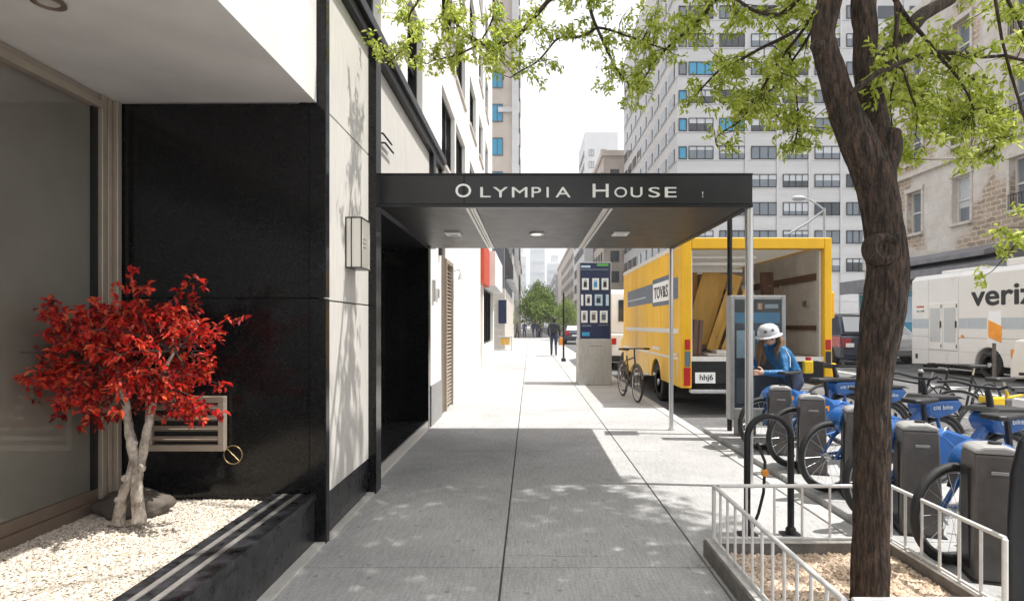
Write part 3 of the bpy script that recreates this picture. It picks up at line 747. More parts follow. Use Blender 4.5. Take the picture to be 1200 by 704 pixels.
# ------------------------------------------------------------------ tree pit, guard, hoop
PX0, PX1, PY0, PY1 = 1.10, 2.155, 2.03, 3.47
pb = thing('tree_pit_border', 'low dark stone border framing the pebbled tree pit', 'border', (1.6, 2.7, 0))
MB().box(PX0 - .05, PX0 + .02, PY0 - .05, PY1 + .05, .001, .098).box(PX1 - .02, PX1 + .05, PY0 - .05, PY1 + .05, .001, .098).box(PX0 + .021, PX1 - .021, PY1 - .02, PY1 + .05, .001, .098).box(PX0 + .021, PX1 - .021, PY0 - .05, PY0 + .02, .001, .098).build('kerb_stones', 'border', pb, bevel=.006)
MB().box(PX0 - .04, PX0 + .025, PY0 - .04, PY1 + .04, .099, .108).box(PX1 - .025, PX1 + .04, PY0 - .04, PY1 + .04, .099, .108).box(PX0 + .026, PX1 - .026, PY1 - .025, PY1 + .04, .099, .108).box(PX0 + .026, PX1 - .026, PY0 - .04, PY0 + .025, .099, .108).build('top_edge', 'border_top', pb)
mb = MB().quad([(PX0 + .02, PY0 + .02, .03), (PX1 - .02, PY0 + .02, .03), (PX1 - .02, PY1 - .02, .03), (PX0 + .02, PY1 - .02, .03)], 1)
pebbles(mb, 9000, PX0 + .025, PX1 - .025, PY0 + .2, PY1 - .025, .034, .007, .016)
tag(mb.build('pit_gravel', ['tan_pebble', 'tan_sheet'], fix=False), 'bed of tan pebbles round the tree trunk', 'gravel', kind='stuff')
tg = thing('tree_guard', 'low pale metal railing round the tree pit', 'railing', (1.6, 2.7, .1))
HT = .435
def rail_run(p, q, n, ends=True):
    p, q = Vector(p), Vector(q)
    MB().tube([p + Vector((0, 0, HT)), q + Vector((0, 0, HT))], .0115, 10).build('top_rail', 'guard', tg, smooth=60)
    MB().tube([p + Vector((0, 0, .125)), q + Vector((0, 0, .125))], .008, 8).build('bottom_rail', 'guard', tg, smooth=60)
    for k in range(n + 1):
        t = k / n
        if k in (0, n) and not ends: continue
        c = p.lerp(q, t); r = .0125 if k in (0, n) else .0078
        MB().tube([c + Vector((0, 0, .109)), c + Vector((0, 0, HT - .004))], r, 8).build('baluster', 'guard', tg, smooth=60)
rail_run((PX0, PY1, 0), (PX0, PY0, 0), 12)
rail_run((PX0 + .03, PY1, 0), (PX1 - .03, PY1, 0), 6, False)
rail_run((PX1, PY1, 0), (PX1 - .01, 2.62, 0), 6)
rail_run((PX0 + .03, PY0, 0), (1.62, PY0, 0), 4, False)
hp = thing('hoop_rack', 'black steel hoop bicycle rack on the sidewalk behind the tree guard', 'bike rack', (1.59, 3.86, 0))
hx0, hx1, hy, r = 1.445, 1.735, 3.86, (1.735 - 1.445) / 2
arc = [(hx0 + r - r * math.cos(math.pi * k / 20), hy, .645 + r * math.sin(math.pi * k / 20)) for k in range(21)]
MB().tube([(hx0, hy, .01)] + arc + [(hx1, hy, .01)], .0215, 14).build('hoop', 'black_paint', hp, smooth=60)
for x in (hx0, hx1):
    MB().box(x - .06, x + .06, hy - .05, hy + .05, .001, .012).lathe([(.034, 0), (.034, .03), (.024, .045)], (x, hy, .012), (0, 0, 1), 14).build('foot_plate', 'black_paint', hp, smooth=40)
lk = tag(MB().tube([(1.50, 3.83, .62), (1.54, 3.8, .5), (1.53, 3.8, .3), (1.5, 3.81, .16), (1.44, 3.80, .03), (1.40, 3.82, .01)], .010, 8).lathe([(.02, -.012), (.026, 0), (.02, .012)], (1.535, 3.79, .43), (0, -1, 0), 10, 1).build('cable_lock', ['rubber', 'orange'], smooth=60), 'dark cable lock with an orange tab hanging from the hoop rack', 'lock')

# ------------------------------------------------------------------ street tree
TY = 2.85
st = thing('street_tree', 'tall street tree with a leaning furrowed trunk and fresh green leaves', 'tree', (1.68, TY, 0))
def dens(pts, rad, n=10):
    """smooth curve through points (Catmull-Rom) with radii"""
    pts = [Vector(p) for p in pts]; P, Q = [], []
    for i in range(len(pts) - 1):
        p0, p1, p2, p3 = pts[max(i - 1, 0)], pts[i], pts[i + 1], pts[min(i + 2, len(pts) - 1)]
        for k in range(n):
            t = k / n
            P.append(.5 * ((2 * p1) + (p2 - p0) * t + (2 * p0 - 5 * p1 + 4 * p2 - p3) * t * t + (3 * p1 - p0 - 3 * p2 + p3) * t ** 3)); Q.append(rad[i] * (1 - t) + rad[i + 1] * t)
    P.append(pts[-1]); Q.append(rad[-1]); return P, Q
pxr = TY / F * .87            # seen off axis the trunk looks wider than it is
def barkwob(p, an):
    s = Vector((math.cos(an) * 2.6, math.sin(an) * 2.6, p.z * 1.1))
    rid = abs(noise.noise(s * 3.2 + Vector((0, 0, p.z * .8)))) ; rid2 = abs(noise.noise(s * 7.1))
    return 1 + .10 * noise.noise(Vector((p.x * 3, p.y * 3, p.z * 2.4))) - .10 * (1 - min(1, rid * 3.2)) - .04 * (1 - min(1, rid2 * 3)) + .05
tk = MB()
main = [(1018, 745), (1019, 698), (1020, 620), (1021, 541), (1022, 480), (1024, 443), (1029, 402), (1034, 370), (1039, 335), (1039, 300), (1034, 256), (1025, 213), (1008, 172), (989, 130), (975, 86), (964, 43), (972, 0), (980, -60), (985, -140), (975, -260), (990, -400)]
mr = [25, 23.5, 22, 21.3, 20.6, 20.8, 23.5, 25.5, 25.8, 25.2, 24, 24, 22, 18.5, 16.5, 14.5, 15, 15, 13, 10, 6]
P, Q = dens([at(a, b, TY) for a, b in main], [x * pxr for x in mr])
tk.tube(P, Q, 64, wob=barkwob)
sec = [(1036, 218), (1033, 180), (1026, 140), (1017, 100), (1014, 70), (1014, 35), (1012, 0), (1030, -60), (1060, -140), (1090, -260), (1100, -380)]
sr = [15, 16, 16, 15, 14.5, 14.5, 16, 14, 12, 9, 6]
P, Q = dens([at(a, b, TY + .02 + .02 * i) for i, (a, b) in enumerate(sec)], [x * pxr for x in sr])
tk.tube(P, Q, 48, wob=barkwob)
# stubs and knot
kc = at(1040, 290, TY - .100)
tk.lathe([(.085, -.07), (.075, -.012), (.058, .0), (.044, -.004), (.034, -.02), (.015, -.03)], kc, (.06, -1, .1), 24)
P, Q = dens([at(1036, 200, TY + .03), at(1043, 178, TY + .02), at(1046, 160, TY), at(1049, 153, TY)], [.055, .05, .04, .025], 6)
tk.tube(P, Q, 24, wob=barkwob)
P, Q = dens([at(968, 62, TY), at(957, 54, TY - .03), at(953, 52, TY - .04)], [.05, .032, .02], 6); tk.tube(P, Q, 20, wob=barkwob)
tk.build('trunk', 'bark', st, smooth=179, fix=False)
# visible branches (picture course at a measured distance), radius in pixels
BR = [
 ([(1018, 100, 2.95), (1032, 75, 3.0), (1052, 52, 3.1), (1078, 22, 3.2), (1112, 0, 3.4), (1160, -60, 3.7)], 13, 5),
 ([(997, 112, 2.75), (1020, 95, 2.72), (1044, 77, 2.75), (1075, 67, 2.85), (1104, 62, 2.95), (1150, 66, 3.0), (1210, 72, 3.1)], 3.6, 1.8),
 ([(1044, -5, 2.95), (1056, 12, 2.95), (1072, 32, 2.95), (1092, 58, 2.95), (1113, 82, 3.0), (1128, 105, 3.05), (1142, 128, 3.1)], 3.2, 1.0),
 ([(1049, 5, 2.9), (1050, 40, 2.85), (1052, 68, 2.85), (1062, 100, 2.85), (1074, 132, 2.9)], 3.4, 1.0),
 ([(1033, 108, 3.1), (1062, 110, 3.2), (1090, 117, 3.3), (1110, 124, 3.4), (1134, 137, 3.5)], 2.2, .8),
 ([(985, -100, 2.9), (950, -30, 3.0), (930, 5, 3.1), (903, 19, 3.3), (869, 6, 3.5), (850, -12, 3.7)], 3.6, 1.6),
 ([(962, 45, 2.85), (958, 18, 2.85), (940, 32, 2.95), (903, 51, 3.1), (872, 68, 3.3), (843, 83, 3.5), (820, 105, 3.6), (805, 122, 3.7)], 2.6, .9),
 ([(955, 15, 3.0), (930, 50, 3.1), (905, 82, 3.2), (888, 112, 3.3), (868, 140, 3.4), (846, 155, 3.5), (840, 166, 3.5), (842, 174, 3.5)], 2.0, .7),
 ([(960, 10, 3.0), (948, 45, 3.2), (925, 80, 3.3), (900, 108, 3.5), (862, 124, 3.7)], 1.8, .7),
 ([(640, -60, 4.0), (667, -30, 4.0), (688, -2, 3.9), (699, 32, 3.9), (714, 68, 3.9), (724, 84, 3.95), (735, 98, 4.0)], 2.6, 1.0),
 ([(699, 32, 3.9), (676, 43, 3.9), (650, 48, 3.95), (629, 72, 4.0), (612, 84, 4.0), (598, 92, 4.05)], 1.8, .7),
 ([(699, 32, 3.9), (725, 39, 3.9), (752, 49, 3.85), (782, 58, 3.8)], 1.8, .7),
 ([(850, -14, 3.7), (835, 5, 3.7), (808, 34, 3.75), (782, 55, 3.8), (765, 75, 3.85), (752, 100, 3.9)], 2.4, .8),
 ([(700, -60, 4.1), (660, -12, 4.1), (644, 2, 4.1), (633, 14, 4.1), (616, 34, 4.1), (599, 47, 4.1), (582, 51, 4.15), (565, 51, 4.2), (549, 43, 4.25), (537, 31, 4.25), (529, 12, 4.3), (522, -10, 4.3)], 2.8, 1.8),
 ([(573, -20, 4.2), (578, 12, 4.2), (574, 30, 4.2), (566, 46, 4.2)], 1.5, .9),
 ([(505, -20, 4.3), (488, 3, 4.35), (479, 18, 4.4), (478, 42, 4.4), (468, 60, 4.4), (455, 75, 4.4)], 1.7, .7),
 ([(565, 51, 4.2), (540, 62, 4.25), (520, 66, 4.3), (500, 75, 4.35)], 1.4, .6),
 ([(599, 47, 4.1), (588, 58, 4.1), (574, 70, 4.15)], 1.2, .6),
 ([(1160, -60, 3.4), (1178, -10, 3.4), (1195, 30, 3.45), (1212, 60, 3.5)], 2.2, 1.2),
 ([(1230, 225, 3.0), (1212, 255, 3.0), (1195, 280, 3.0), (1180, 300, 3.05)], 1.5, .7),
 ([(1104, 62, 2.95), (1128, 84, 3.1), (1150, 110, 3.2), (1160, 140, 3.3), (1168, 170, 3.3)], 1.5, .6),
 ([(1052, 68, 2.85), (1044, 110, 2.95), (1046, 150, 3.05), (1052, 185, 3.1)], 1.4, .6),
 ([(926, 60, 3.2), (934, 100, 3.3), (936, 140, 3.35), (930, 172, 3.4)], 1.5, .6),
]
brm = MB(); lv = MB(); polys = []
for pts, r0, r1 in BR:
    Y = sum(p[2] for p in pts) / len(pts)
    rad = [(r0 + (r1 - r0) * i / (len(pts) - 1)) * Y / F for i in range(len(pts))]
    P, Q = dens([at(*p) for p in pts], rad, 5)
    P = [p + Vector((noise.noise(p * 5), noise.noise(p * 5 + Vector((9, 0, 0))), noise.noise(p * 5 + Vector((0, 9, 0))))) * .018 for p in P]
    brm.tube(P, Q, 12 if r0 > 8 else 6, cap=True); polys.append(P)
# limbs overhead that carry the drooping branches
def over(a, b, r0, r1, sag=.2):
    a, b = Vector(a), Vector(b); mid = a.lerp(b, .5) + Vector((0, 0, sag))
    P, Q = dens([a, a.lerp(mid, .5) + rv() * .08, mid, mid.lerp(b, .5) + rv() * .08, b], [r0, r0 * .85, (r0 + r1) / 2, r1 * 1.2, r1], 5); brm.tube(P, Q, 8); return P
topA = at(985, -140, TY); topB = at(1060, -140, TY + .2); topC = at(990, -380, TY); topD = at(1100, -380, TY + .2)
heads = [at(*BR[i][0][0]) for i in (9, 13, 14, 15)]
ov = []
for i, h in enumerate(heads): ov.append(over(topA if i % 2 else at(978, -60, TY), h, .03, .012, .35))
ov.append(over(topB, at(1178, -10, 3.4), .03, .008, .3)); ov.append(over(topB, at(*BR[2][0][0]), .02, .012, .1)); ov.append(over(topA, at(*BR[12][0][0]), .025, .012, .2))
ov.append(over(topB, at(1230, 225, 3.0), .02, .006, .9)); 
def gtuft(p, d, n, l, w, sp=.9, drop=.35):
    for _ in range(n):
        dd = (d * .4 + rv() * sp + Vector((0, 0, -drop))).normalized()
        leaf(lv, p + rv() * .02, dd, (rv() * .8 + Vector((0, 0, 1))).normalized(), l * random.uniform(.6, 1.25), w * random.uniform(.7, 1.2), fold=random.uniform(.05, .45))
def spray(p, q, n, l=.040, w=.0165, mbr=brm):
    """a drooping twig with tufts along it"""
    m_ = p.lerp(q, .5) + rv() * .03
    mbr.tube([p, m_, q], [.0030, .0022, .001], 4, cap=False)
    d = (q - p).normalized()
    for k in range(n):
        t = random.uniform(.2, 1.0); c = p.lerp(q, t) + (rv() * .03)
        gtuft(c, d, random.randint(4, 8), l, w)
visible = polys[1:]
for P in visible:
    L_ = sum((P[i + 1] - P[i]).length for i in range(len(P) - 1))
    for k in range(int(L_ * 7.5) + 1):
        i = int(random.uniform(.22, 1) * (len(P) - 1)); p = P[i]
        q = p + (rv() * .15 + Vector((0, 0, random.uniform(-.12, .03))))
        spray(p, q, 6)
# fuller clumps: centre, spread (pixels at that distance) and number of sprays
CL = [(470, 40, 4.4, 34, 45, 20), (468, 78, 4.4, 18, 22, 6), (505, 62, 4.3, 28, 28, 13), (540, 18, 4.3, 40, 22, 11), (560, 58, 4.2, 34, 26, 16), (600, 66, 4.1, 24, 26, 9), (600, 92, 4.1, 18, 13, 5), (595, 20, 4.2, 36, 22, 9),
      (650, 42, 4.0, 40, 18, 11), (690, 18, 4.0, 50, 20, 9), (735, 100, 3.9, 26, 22, 12), (752, 118, 3.9, 22, 16, 8), (760, 66, 3.85, 32, 30, 13), (728, 60, 3.9, 22, 20, 6), (800, 36, 3.75, 40, 36, 20), (770, 14, 3.8, 46, 16, 12),
      (850, 30, 3.6, 44, 34, 20), (850, 84, 3.5, 36, 22, 13), (880, 128, 3.4, 34, 26, 15), (858, 144, 3.5, 28, 12, 6), (905, 84, 3.3, 30, 34, 15), (912, 142, 3.35, 28, 22, 14), (936, 172, 3.4, 16, 14, 7), (940, 110, 3.3, 18, 36, 11), (925, 28, 3.2, 24, 26, 10),
      (1010, 70, 3.4, 40, 60, 12), (985, 20, 3.6, 46, 24, 9), (1070, 60, 3.3, 34, 44, 14), (1065, 120, 3.2, 32, 36, 18), (1085, 165, 3.2, 38, 24, 20), (1060, 178, 3.2, 18, 16, 7), (1110, 120, 3.2, 42, 34, 20), (1130, 170, 3.3, 34, 26, 17), (1128, 200, 3.3, 22, 12, 7), (1160, 130, 3.3, 34, 40, 18), (1185, 150, 3.4, 26, 36, 12), (1120, 20, 3.4, 40, 20, 7), (1185, 12, 3.4, 26, 16, 8),
      (1192, 285, 3.0, 14, 18, 5), (1170, 90, 3.3, 34, 22, 6), (970, 150, 3.5, 20, 24, 6)]
allp = [p for P in visible for p in P]
for (cx_, cy_, Y, sx, sy, n) in CL:
    for _ in range(round(n * .84)):
        Yr = Y + random.gauss(0, .16)
        q = at(cx_ + random.gauss(0, .6) * sx, cy_ - 6 + random.gauss(0, .58) * sy, Yr)
        p = min(allp, key=lambda a: (a - q).length_squared)
        v = q - p
        if v.length > .55: p = q - v.normalized() * .3 + Vector((0, 0, .08))
        spray(p, q, 5)
# unseen upper crown, its clumps placed to shade the near sidewalk
def shade_crown(n, c, s):
    for _ in range(n):
        d = rv(); e = Vector((c[0] + d.x * s[0] * random.random() ** .4, c[1] + d.y * s[1] * random.random() ** .4, c[2] + d.z * s[2] * random.random() ** .4))
        if e.z < 1.75 + .60 * e.y: continue
        if -2.95 < e.x - .45 * (e.z - .6) < -1.15: continue      # gap left so the sun reaches the planter and wall panels
        for k in range(5): 
            q = e + rv() * .25
            for j in range(3): gtuft(q + rv() * .06, rv(), 4, .085, .034)
for e in ((-.3, 3.6, 5.4), (.4, 2.2, 6.0), (1.2, 4.2, 6.2), (2.6, 3.2, 6.2), (1.8, 2.0, 6.8), (3.2, 2.2, 5.2), (.2, 1.6, 5.0)):
    over(random.choice((topC, topD)), e, .045, .01, .3)
shade_crown(240, (1.3, 3.0, 5.6), (2.7, 2.1, 1.6))
shade_crown(200, (2.2, 3.0, 7.6), (3.2, 2.6, 1.7))
shade_crown(170, (2.6, 4.2, 7.4), (1.7, 1.3, 1.0))
shade_crown(430, (2.75, 3.4, 7.3), (1.9, 2.3, 1.2))
brm.build('branches', 'bark', st, smooth=60, fix=False)
lv.build('crown', 'green_leaf', st, fix=False)

# ------------------------------------------------------------------ docks
def make_dock():
    t = thing('bike_dock', '', 'bike dock', (0, 0, 0), 'bike docks on the docking platform', local=True)
    # body: tapering slab, slot on the side that takes the wheel
    b0, b1, d0, d1, H = .118, .104, .13, .095, .66
    mb = MB(); i = 0
    mb.v += [(-b0, -d0, 0), (b0, -d0, 0), (b0, d0, 0), (-b0, d0, 0), (-b1, -d1, H), (b1, -d1, H), (b1, d1, H), (-b1, d1, H)]
    for q in ((0, 3, 2, 1), (4, 5, 6, 7), (0, 1, 5, 4), (1, 2, 6, 5), (2, 3, 7, 6), (3, 0, 4, 7)): mb.f.append(q); mb.m.append(0)
    mb.build('post_body', 'dock', t, bevel=.014, seg=3)
    MB().prism([(-.106, .661), (.106, .661), (.095, .69), (.03, .705), (-.06, .70), (-.095, .685)], 'Y', -.097, .097).build('cap', 'dock_top', t, bevel=.012, seg=2)  # sunlit top of the dock painted in as a paler cap
    MB().prism([(-.07, .05), (.05, .05), (.03, .58), (-.05, .58)], 'X', -.1215, -.1).build('wheel_slot', 'black_plastic', t)
    MB().box(-.13, .13, -.145, .145, -.012, .008).build('foot_plate', 'black_plastic', t)
    MB().lathe([(.03, 0), (.03, .012)], (.02, 0, .703), (0, 0, 1), 16).build('keypad', 'black_plastic', t)
    MB().box(-.035, .045, -.1125, -.07, .56, .575).build('latch_plate', 'dock_top', t)
    return t
dock_pos = [((2.62, 6.08), 'brown grey bike dock farthest along the row, beside the crouching woman'),
            ((2.58, 5.32), 'brown grey bike dock second farthest in the row, in front of a blue bicycle'),
            ((2.58, 4.55), 'brown grey bike dock half hidden by the left edge of the tree trunk'),
            ((2.53, 3.80), 'brown grey bike dock just right of the tree trunk, full height in view'),
            ((2.475, 3.12), 'brown grey bike dock nearest the camera, beside the spoked wheel and black kiosk')]
d0 = make_dock()
for i, ((x, y_), lab) in enumerate(dock_pos):
    o = d0 if i == 0 else copy_tree(d0)
    o.location = (x, y_, .056); o['label'] = lab; o.rotation_euler.z = R(-18)
# black terminal at the edge of the picture
kt = thing('black_terminal', 'tall black metal terminal with a sloping top corner at the right edge', 'terminal', (2.36, 2.62, .056))
MB().prism([(2.185, .056), (2.56, .056), (2.56, .93), (2.29, .93), (2.24, .87), (2.20, .72), (2.185, .5)], 'Y', 2.64, 2.67).build('housing', 'black_paint', kt, bevel=.012, seg=3)
MB().box(2.27, 2.56, 2.625, 2.639, .12, .60).box(2.262, 2.268, 2.628, 2.639, .1, .62).build('door_panel', 'black_plastic', kt, bevel=.004)
mb = MB()
for z in (.2, .34, .5): mb.lathe([(.008, 0), (.008, .006)], (2.285, 2.625, z), (0, -1, 0), 10)
mb.build('bolts', 'chrome', kt)

# ------------------------------------------------------------------ bicycles
def wheel_parts(parent, c, r, tw=.02, spokes=20, name='wheel'):
    cx, cz = c
    w = MB().lathe([(.016, -.045), (.022, -.03), (.014, -.012), (.014, .012), (.022, .03), (.016, .045)], (cx, 0, cz), (0, 1, 0), 14)
    for k in range(spokes):
        a = 2 * math.pi * k / spokes; s = -1 if k % 2 else 1
        w.tube([(cx + .02 * math.cos(a + .5 * s), .025 * s, cz + .02 * math.sin(a + .5 * s)), (cx + (r - .045) * math.cos(a), 0, cz + (r - .045) * math.sin(a))], .0016, 4, cap=False)
    wo = w.build(name, 'rim', parent, smooth=50)
    MB().ring((cx, 0, cz), (0, 1, 0), r - tw, tw, 48, 10).build('tyre', 'rubber', wo, smooth=179)
    MB().ring((cx, 0, cz), (0, 1, 0), r - tw * 2.1, tw * .45, 48, 6).build('rim', 'rim', wo, smooth=179)
    return wo
def plain_bike(label, frame='black_paint', saddle='black_plastic', r=.34, bars='flat', group='parked ordinary bicycles', fenders=False):
    t = thing('bicycle', label, 'bicycle', (0, 0, 0), group, local=True)
    B, S, H, Fx, Rx = (0, 0, .29), (-.16, 0, .80), (.36, 0, .84), (.54, 0, r), (-.46, 0, r)
    mb = MB()
    hd = (.40, 0, .70)
    for a, b, rr in ((B, S, .016), (B, hd, .019), ((-.13, 0, .72), (.37, 0, .80), .016), (H, hd, .018)): mb.tube([a, b], rr, 8)
    for s in (-1, 1):
        mb.tube([(B[0], .02 * s, B[2]), (Rx[0], .05 * s, Rx[2])], .009, 6); mb.tube([(-.14, .015 * s, .74), (Rx[0], .05 * s, Rx[2])], .008, 6)
        mb.tube([hd, (hd[0] + .01, .045 * s, hd[2] - .06), (Fx[0], .05 * s, Fx[2])], .010, 6)
    mb.build('frame', frame, t, smooth=50)
    wheel_parts(t, (Fx[0], Fx[2]), r); wheel_parts(t, (Rx[0], Rx[2]), r)
    MB().tube([S, (-.19, 0, .90)], .012, 8).build('seat_post', 'steel', t)
    MB().prism([(-.36, -.07), (-.32, -.085), (-.22, -.06), (-.06, -.018), (-.04, 0), (-.06, .018), (-.22, .06), (-.32, .085), (-.36, .07)], 'Z', .90, .945).build('saddle', saddle, t, bevel=.02, seg=3)
    hb = MB().tube([H, (.35, 0, .93), (.38, 0, .96)], .013, 8)
    hb.tube([(.34, -.29, .95), (.37, -.12, .96), (.38, 0, .96), (.37, .12, .96), (.34, .29, .95)], .012, 8)
    h = hb.build('handlebar', 'black_paint', t, smooth=50)
    MB().tube([(.335, -.29, .95), (.355, -.18, .957)], .018, 8).tube([(.335, .29, .95), (.355, .18, .957)], .018, 8).build('grips', 'rubber', h)
    ck = MB().lathe([(.085, -.045), (.085, -.038)], B, (0, 1, 0), 20)
    ck.tube([(0, -.06, .29), (.10, -.07, .17)], .009, 6).tube([(0, .06, .29), (-.10, .07, .41)], .009, 6)
    ck.obox((.10, -.115, .17), (.09, .08, .02), (0, 0, 0)).obox((-.10, .115, .41), (.09, .08, .02), (0, 0, 0))
    ck.build('crank', 'black_plastic', t)
    if fenders:
        for cx, a0, a1 in ((Fx[0], 20, 150), (Rx[0], 20, 170)):
            mb = MB()
            P = [(cx + (r + .02) * math.cos(R(a)), 0, r + (r + .02) * math.sin(R(a))) for a in range(a0, a1, 10)]
            mb.tube(P, .022, 6)
            mb.build('fender', frame, t, smooth=50)
    return t
def ebike():
    t = thing('docked_bicycle', '', 'bicycle', (0, 0, 0), 'blue docked share bicycles', local=True)
    r = .285; L_ = 1.08
    wheel_parts(t, (0, r), r, .024, 18); wheel_parts(t, (L_, r), r, .024, 18)
    # frame: low beam rising to both ends
    fr = MB()
    fr.tube([(.20, 0, .60), (.34, 0, .60), (.50, 0, .56), (.66, 0, .42), (.72, 0, .34)], [.04, .05, .052, .055, .05], 12)
    fr.tube([(.70, 0, .34), (.78, 0, .46), (.92, 0, .62), (.97, 0, .74)], [.045, .042, .036, .03], 12)
    for s in (-1, 1):
        fr.tube([(.30, .05 * s, .56), (.12, .075 * s, .44), (0, .075 * s, r)], [.02, .016, .014], 8)
        fr.tube([(.62, .045 * s, .35), (.3, .07 * s, .30), (0, .075 * s, r)], [.018, .014, .012], 8)
        fr.tube([(.97, 0, .70), (.985, .07 * s, .64), (L_, .075 * s, r)], [.02, .016, .014], 8)
    fr.build('frame', 'blue', t, smooth=60)
    # rear skirt over the wheel
    sk = MB()
    prof = [(.02, .56), (.05, .62), (.10, .66), (.17, .685), (.25, .685), (.32, .665), (.38, .63), (.43, .58), (.45, .52), (.43, .48), (.34, .46), (.22, .455), (.12, .47), (.05, .51)]
    sk.prism(prof, 'Y', -.075, .075)
    s = sk.build('rear_skirt', 'blue', t, bevel=.03, seg=4, smooth=60)
    MB().box(.30, .345, -.080, -.0755, .555, .575).box(.325, .345, -.080, -.0755, .53, .5545).box(.29, .2995, -.0805, -.0755, .556, .566).build('arrow_mark', 'orange', s)
    text_part('citi bike', 'lettering', 'white_letter', s, (.14, -.0765, .60), (1, 0, 0), (0, 0, 1), .15, .028, .002, .004)
    # battery panel in the frame
    bp_ = MB().prism([(.40, .44), (.45, .58), (.52, .62), (.74, .55), (.80, .52), (.70, .34), (.46, .34)], 'Y', -.05, .05)
    bp_.build('battery_panel', 'blue', t, bevel=.02, seg=3, smooth=40)
    MB().tube([(.66, 0, .34), (.60, 0, .2)], .02, 8).lathe([(.09, -.05), (.09, -.04)], (.62, 0, .30), (0, 1, 0), 20).tube([(.62, -.07, .30), (.74, -.08, .20)], .011, 6).tube([(.62, .07, .30), (.5, .08, .40)], .011, 6).obox((.76, -.13, .20), (.10, .09, .022), (0, 0, 0)).obox((.48, .13, .40), (.10, .09, .022), (0, 0, 0)).build('crank', 'black_plastic', t)
    MB().tube([(.40, 0, .58), (.37, 0, .81)], .016, 8).build('seat_post', 'black_plastic', t)
    MB().prism([(.24, -.06), (.28, -.08), (.36, -.06), (.49, -.02), (.505, 0), (.49, .02), (.36, .06), (.28, .08), (.24, .06)], 'Z', .80, .832).build('saddle', 'black_plastic', t, bevel=.024, seg=3)
    MB().tube([(.97, 0, .70), (.95, 0, .82), (.93, 0, .88)], [.026, .022, .018], 10).tube([(.80, -.28, .91), (.88, -.19, .92), (.94, -.08, .89), (.94, .08, .89), (.88, .19, .92), (.80, .28, .91)], .011, 8).build('handlebar', 'black_plastic', t, smooth=60)
    # front carrier: blue nose with a dark tray
    cs = MB().prism([(.86, .66), (.90, .72), (1.20, .72), (1.26, .68), (1.18, .60), (1.0, .56), (.90, .58)], 'Y', -.10, .10)
    c = cs.build('front_carrier', 'blue', t, bevel=.025, seg=3, smooth=40)
    MB().prism([(.86, .722), (.90, .755), (1.20, .745), (1.27, .715), (1.22, .722), (.92, .722)], 'Y', -.115, .115).build('tray', 'black_plastic', c, bevel=.008)
    MB().lathe([(.03, 0), (.026, .02)], (1.25, 0, .66), (1, 0, .1), 14).build('lamp', 'white_letter', c)
    text_part('citi bike', 'lettering', 'pale_band', c, (.93, -.1015, .64), (1, 0, 0), (0, 0, 1), .20, .036, .002, .004)
    fd = MB()
    for cx, a0, a1 in ((L_, 25, 170),):
        P = [(cx + (r + .02) * math.cos(R(a)), 0, r + (r + .02) * math.sin(R(a))) for a in range(a0, a1, 8)]
        fd.tube(P, .022, 8)
    fd.build('fender', 'black_plastic', t, smooth=60)
    return t
eb = ebike()
eb_pos = [((2.48, 6.22), 15, 'blue share bicycle in the farthest dock, beside the crouching woman'),
          ((2.47, 5.46), 15, 'blue share bicycle in the second farthest dock, frame in full view'),
          ((2.40, 4.66), 14, 'blue share bicycle mostly hidden by the trunk, spoked rear wheel left of it'),
          ((2.37, 3.95), 13, 'blue share bicycle with an orange arrow mark, right of the tree trunk'),
          ((2.38, 3.26), 12, 'nearest blue share bicycle, mostly cut off by the right edge of the picture')]
for i, ((x, y_), rz, lab) in enumerate(eb_pos):
    o = eb if i == 0 else copy_tree(eb)
    o.location = (x, y_, .056); o.rotation_euler.z = R(rz); o['label'] = lab
# other bicycles in the road beyond
pb0 = plain_bike('green grey city bicycle standing beside the phone kiosk at the kerb', 'olive_cloth', r=.33, fenders=True, group=None)
pb0.location = (1.87, 10.95, .0); pb0.rotation_euler.z = R(-84)
b1 = plain_bike('black bicycle with a low saddle parked in the road behind the blue bicycles', 'black_paint')
b1.location = (5.15, 7.75, -.12); b1.rotation_euler.z = R(150)
b2 = copy_tree(b1, (4.55, 8.35, -.12), R(20), 'black bicycle seen end to end between the tree trunk and the low saddled one')
b3 = copy_tree(b1, (6.15, 8.2, -.12), R(200), 'black bicycle farthest right in the road, wheel beside the yellow one')
b4 = plain_bike('yellow framed bicycle with yellow rear box at the right edge', 'yellow_bright')
b4.location = (5.35, 6.35, -.12); b4.rotation_euler.z = R(8)
MB().box(-.42, -.26, -.09, .09, .52, .74).build('rear_box', 'yellow_bright', b4, bevel=.02)
MB().box(-.26, -.16, -.08, .08, .46, .72).build('box_lid', 'dock', b4, bevel=.02)
bd = thing('bollard', 'thin dark bollard post standing in the road among the bicycles', 'bollard', (5.05, 7.5, -.12))
MB().tube([(5.05, 7.5, -.12), (5.05, 7.5, .78)], .028, 12).build('post', 'black_paint', bd, smooth=60)
MB().lathe([(.03, 0), (.034, .02), (.02, .04)], (5.05, 7.5, .78), (0, 0, 1), 12).build('cap', 'dock_top', bd, smooth=60)
rf = thing('delineator_post', 'slim white post with an orange panel in front of the white van', 'post', (10.4, 13.0, -.12))
MB().tube([(10.4, 13.0, -.12), (10.4, 13.0, .98)], .035, 10).build('stem', 'dock', rf)
MB().box(10.26, 10.54, 12.98, 13.03, .98, 1.70).build('panel', 'white_paint', rf)
MB().prism([(10.25, 1.12), (10.55, .985), (10.55, 1.36), (10.25, 1.50)], 'Y', 12.97, 12.979).build('orange_mark', 'orange', rf)

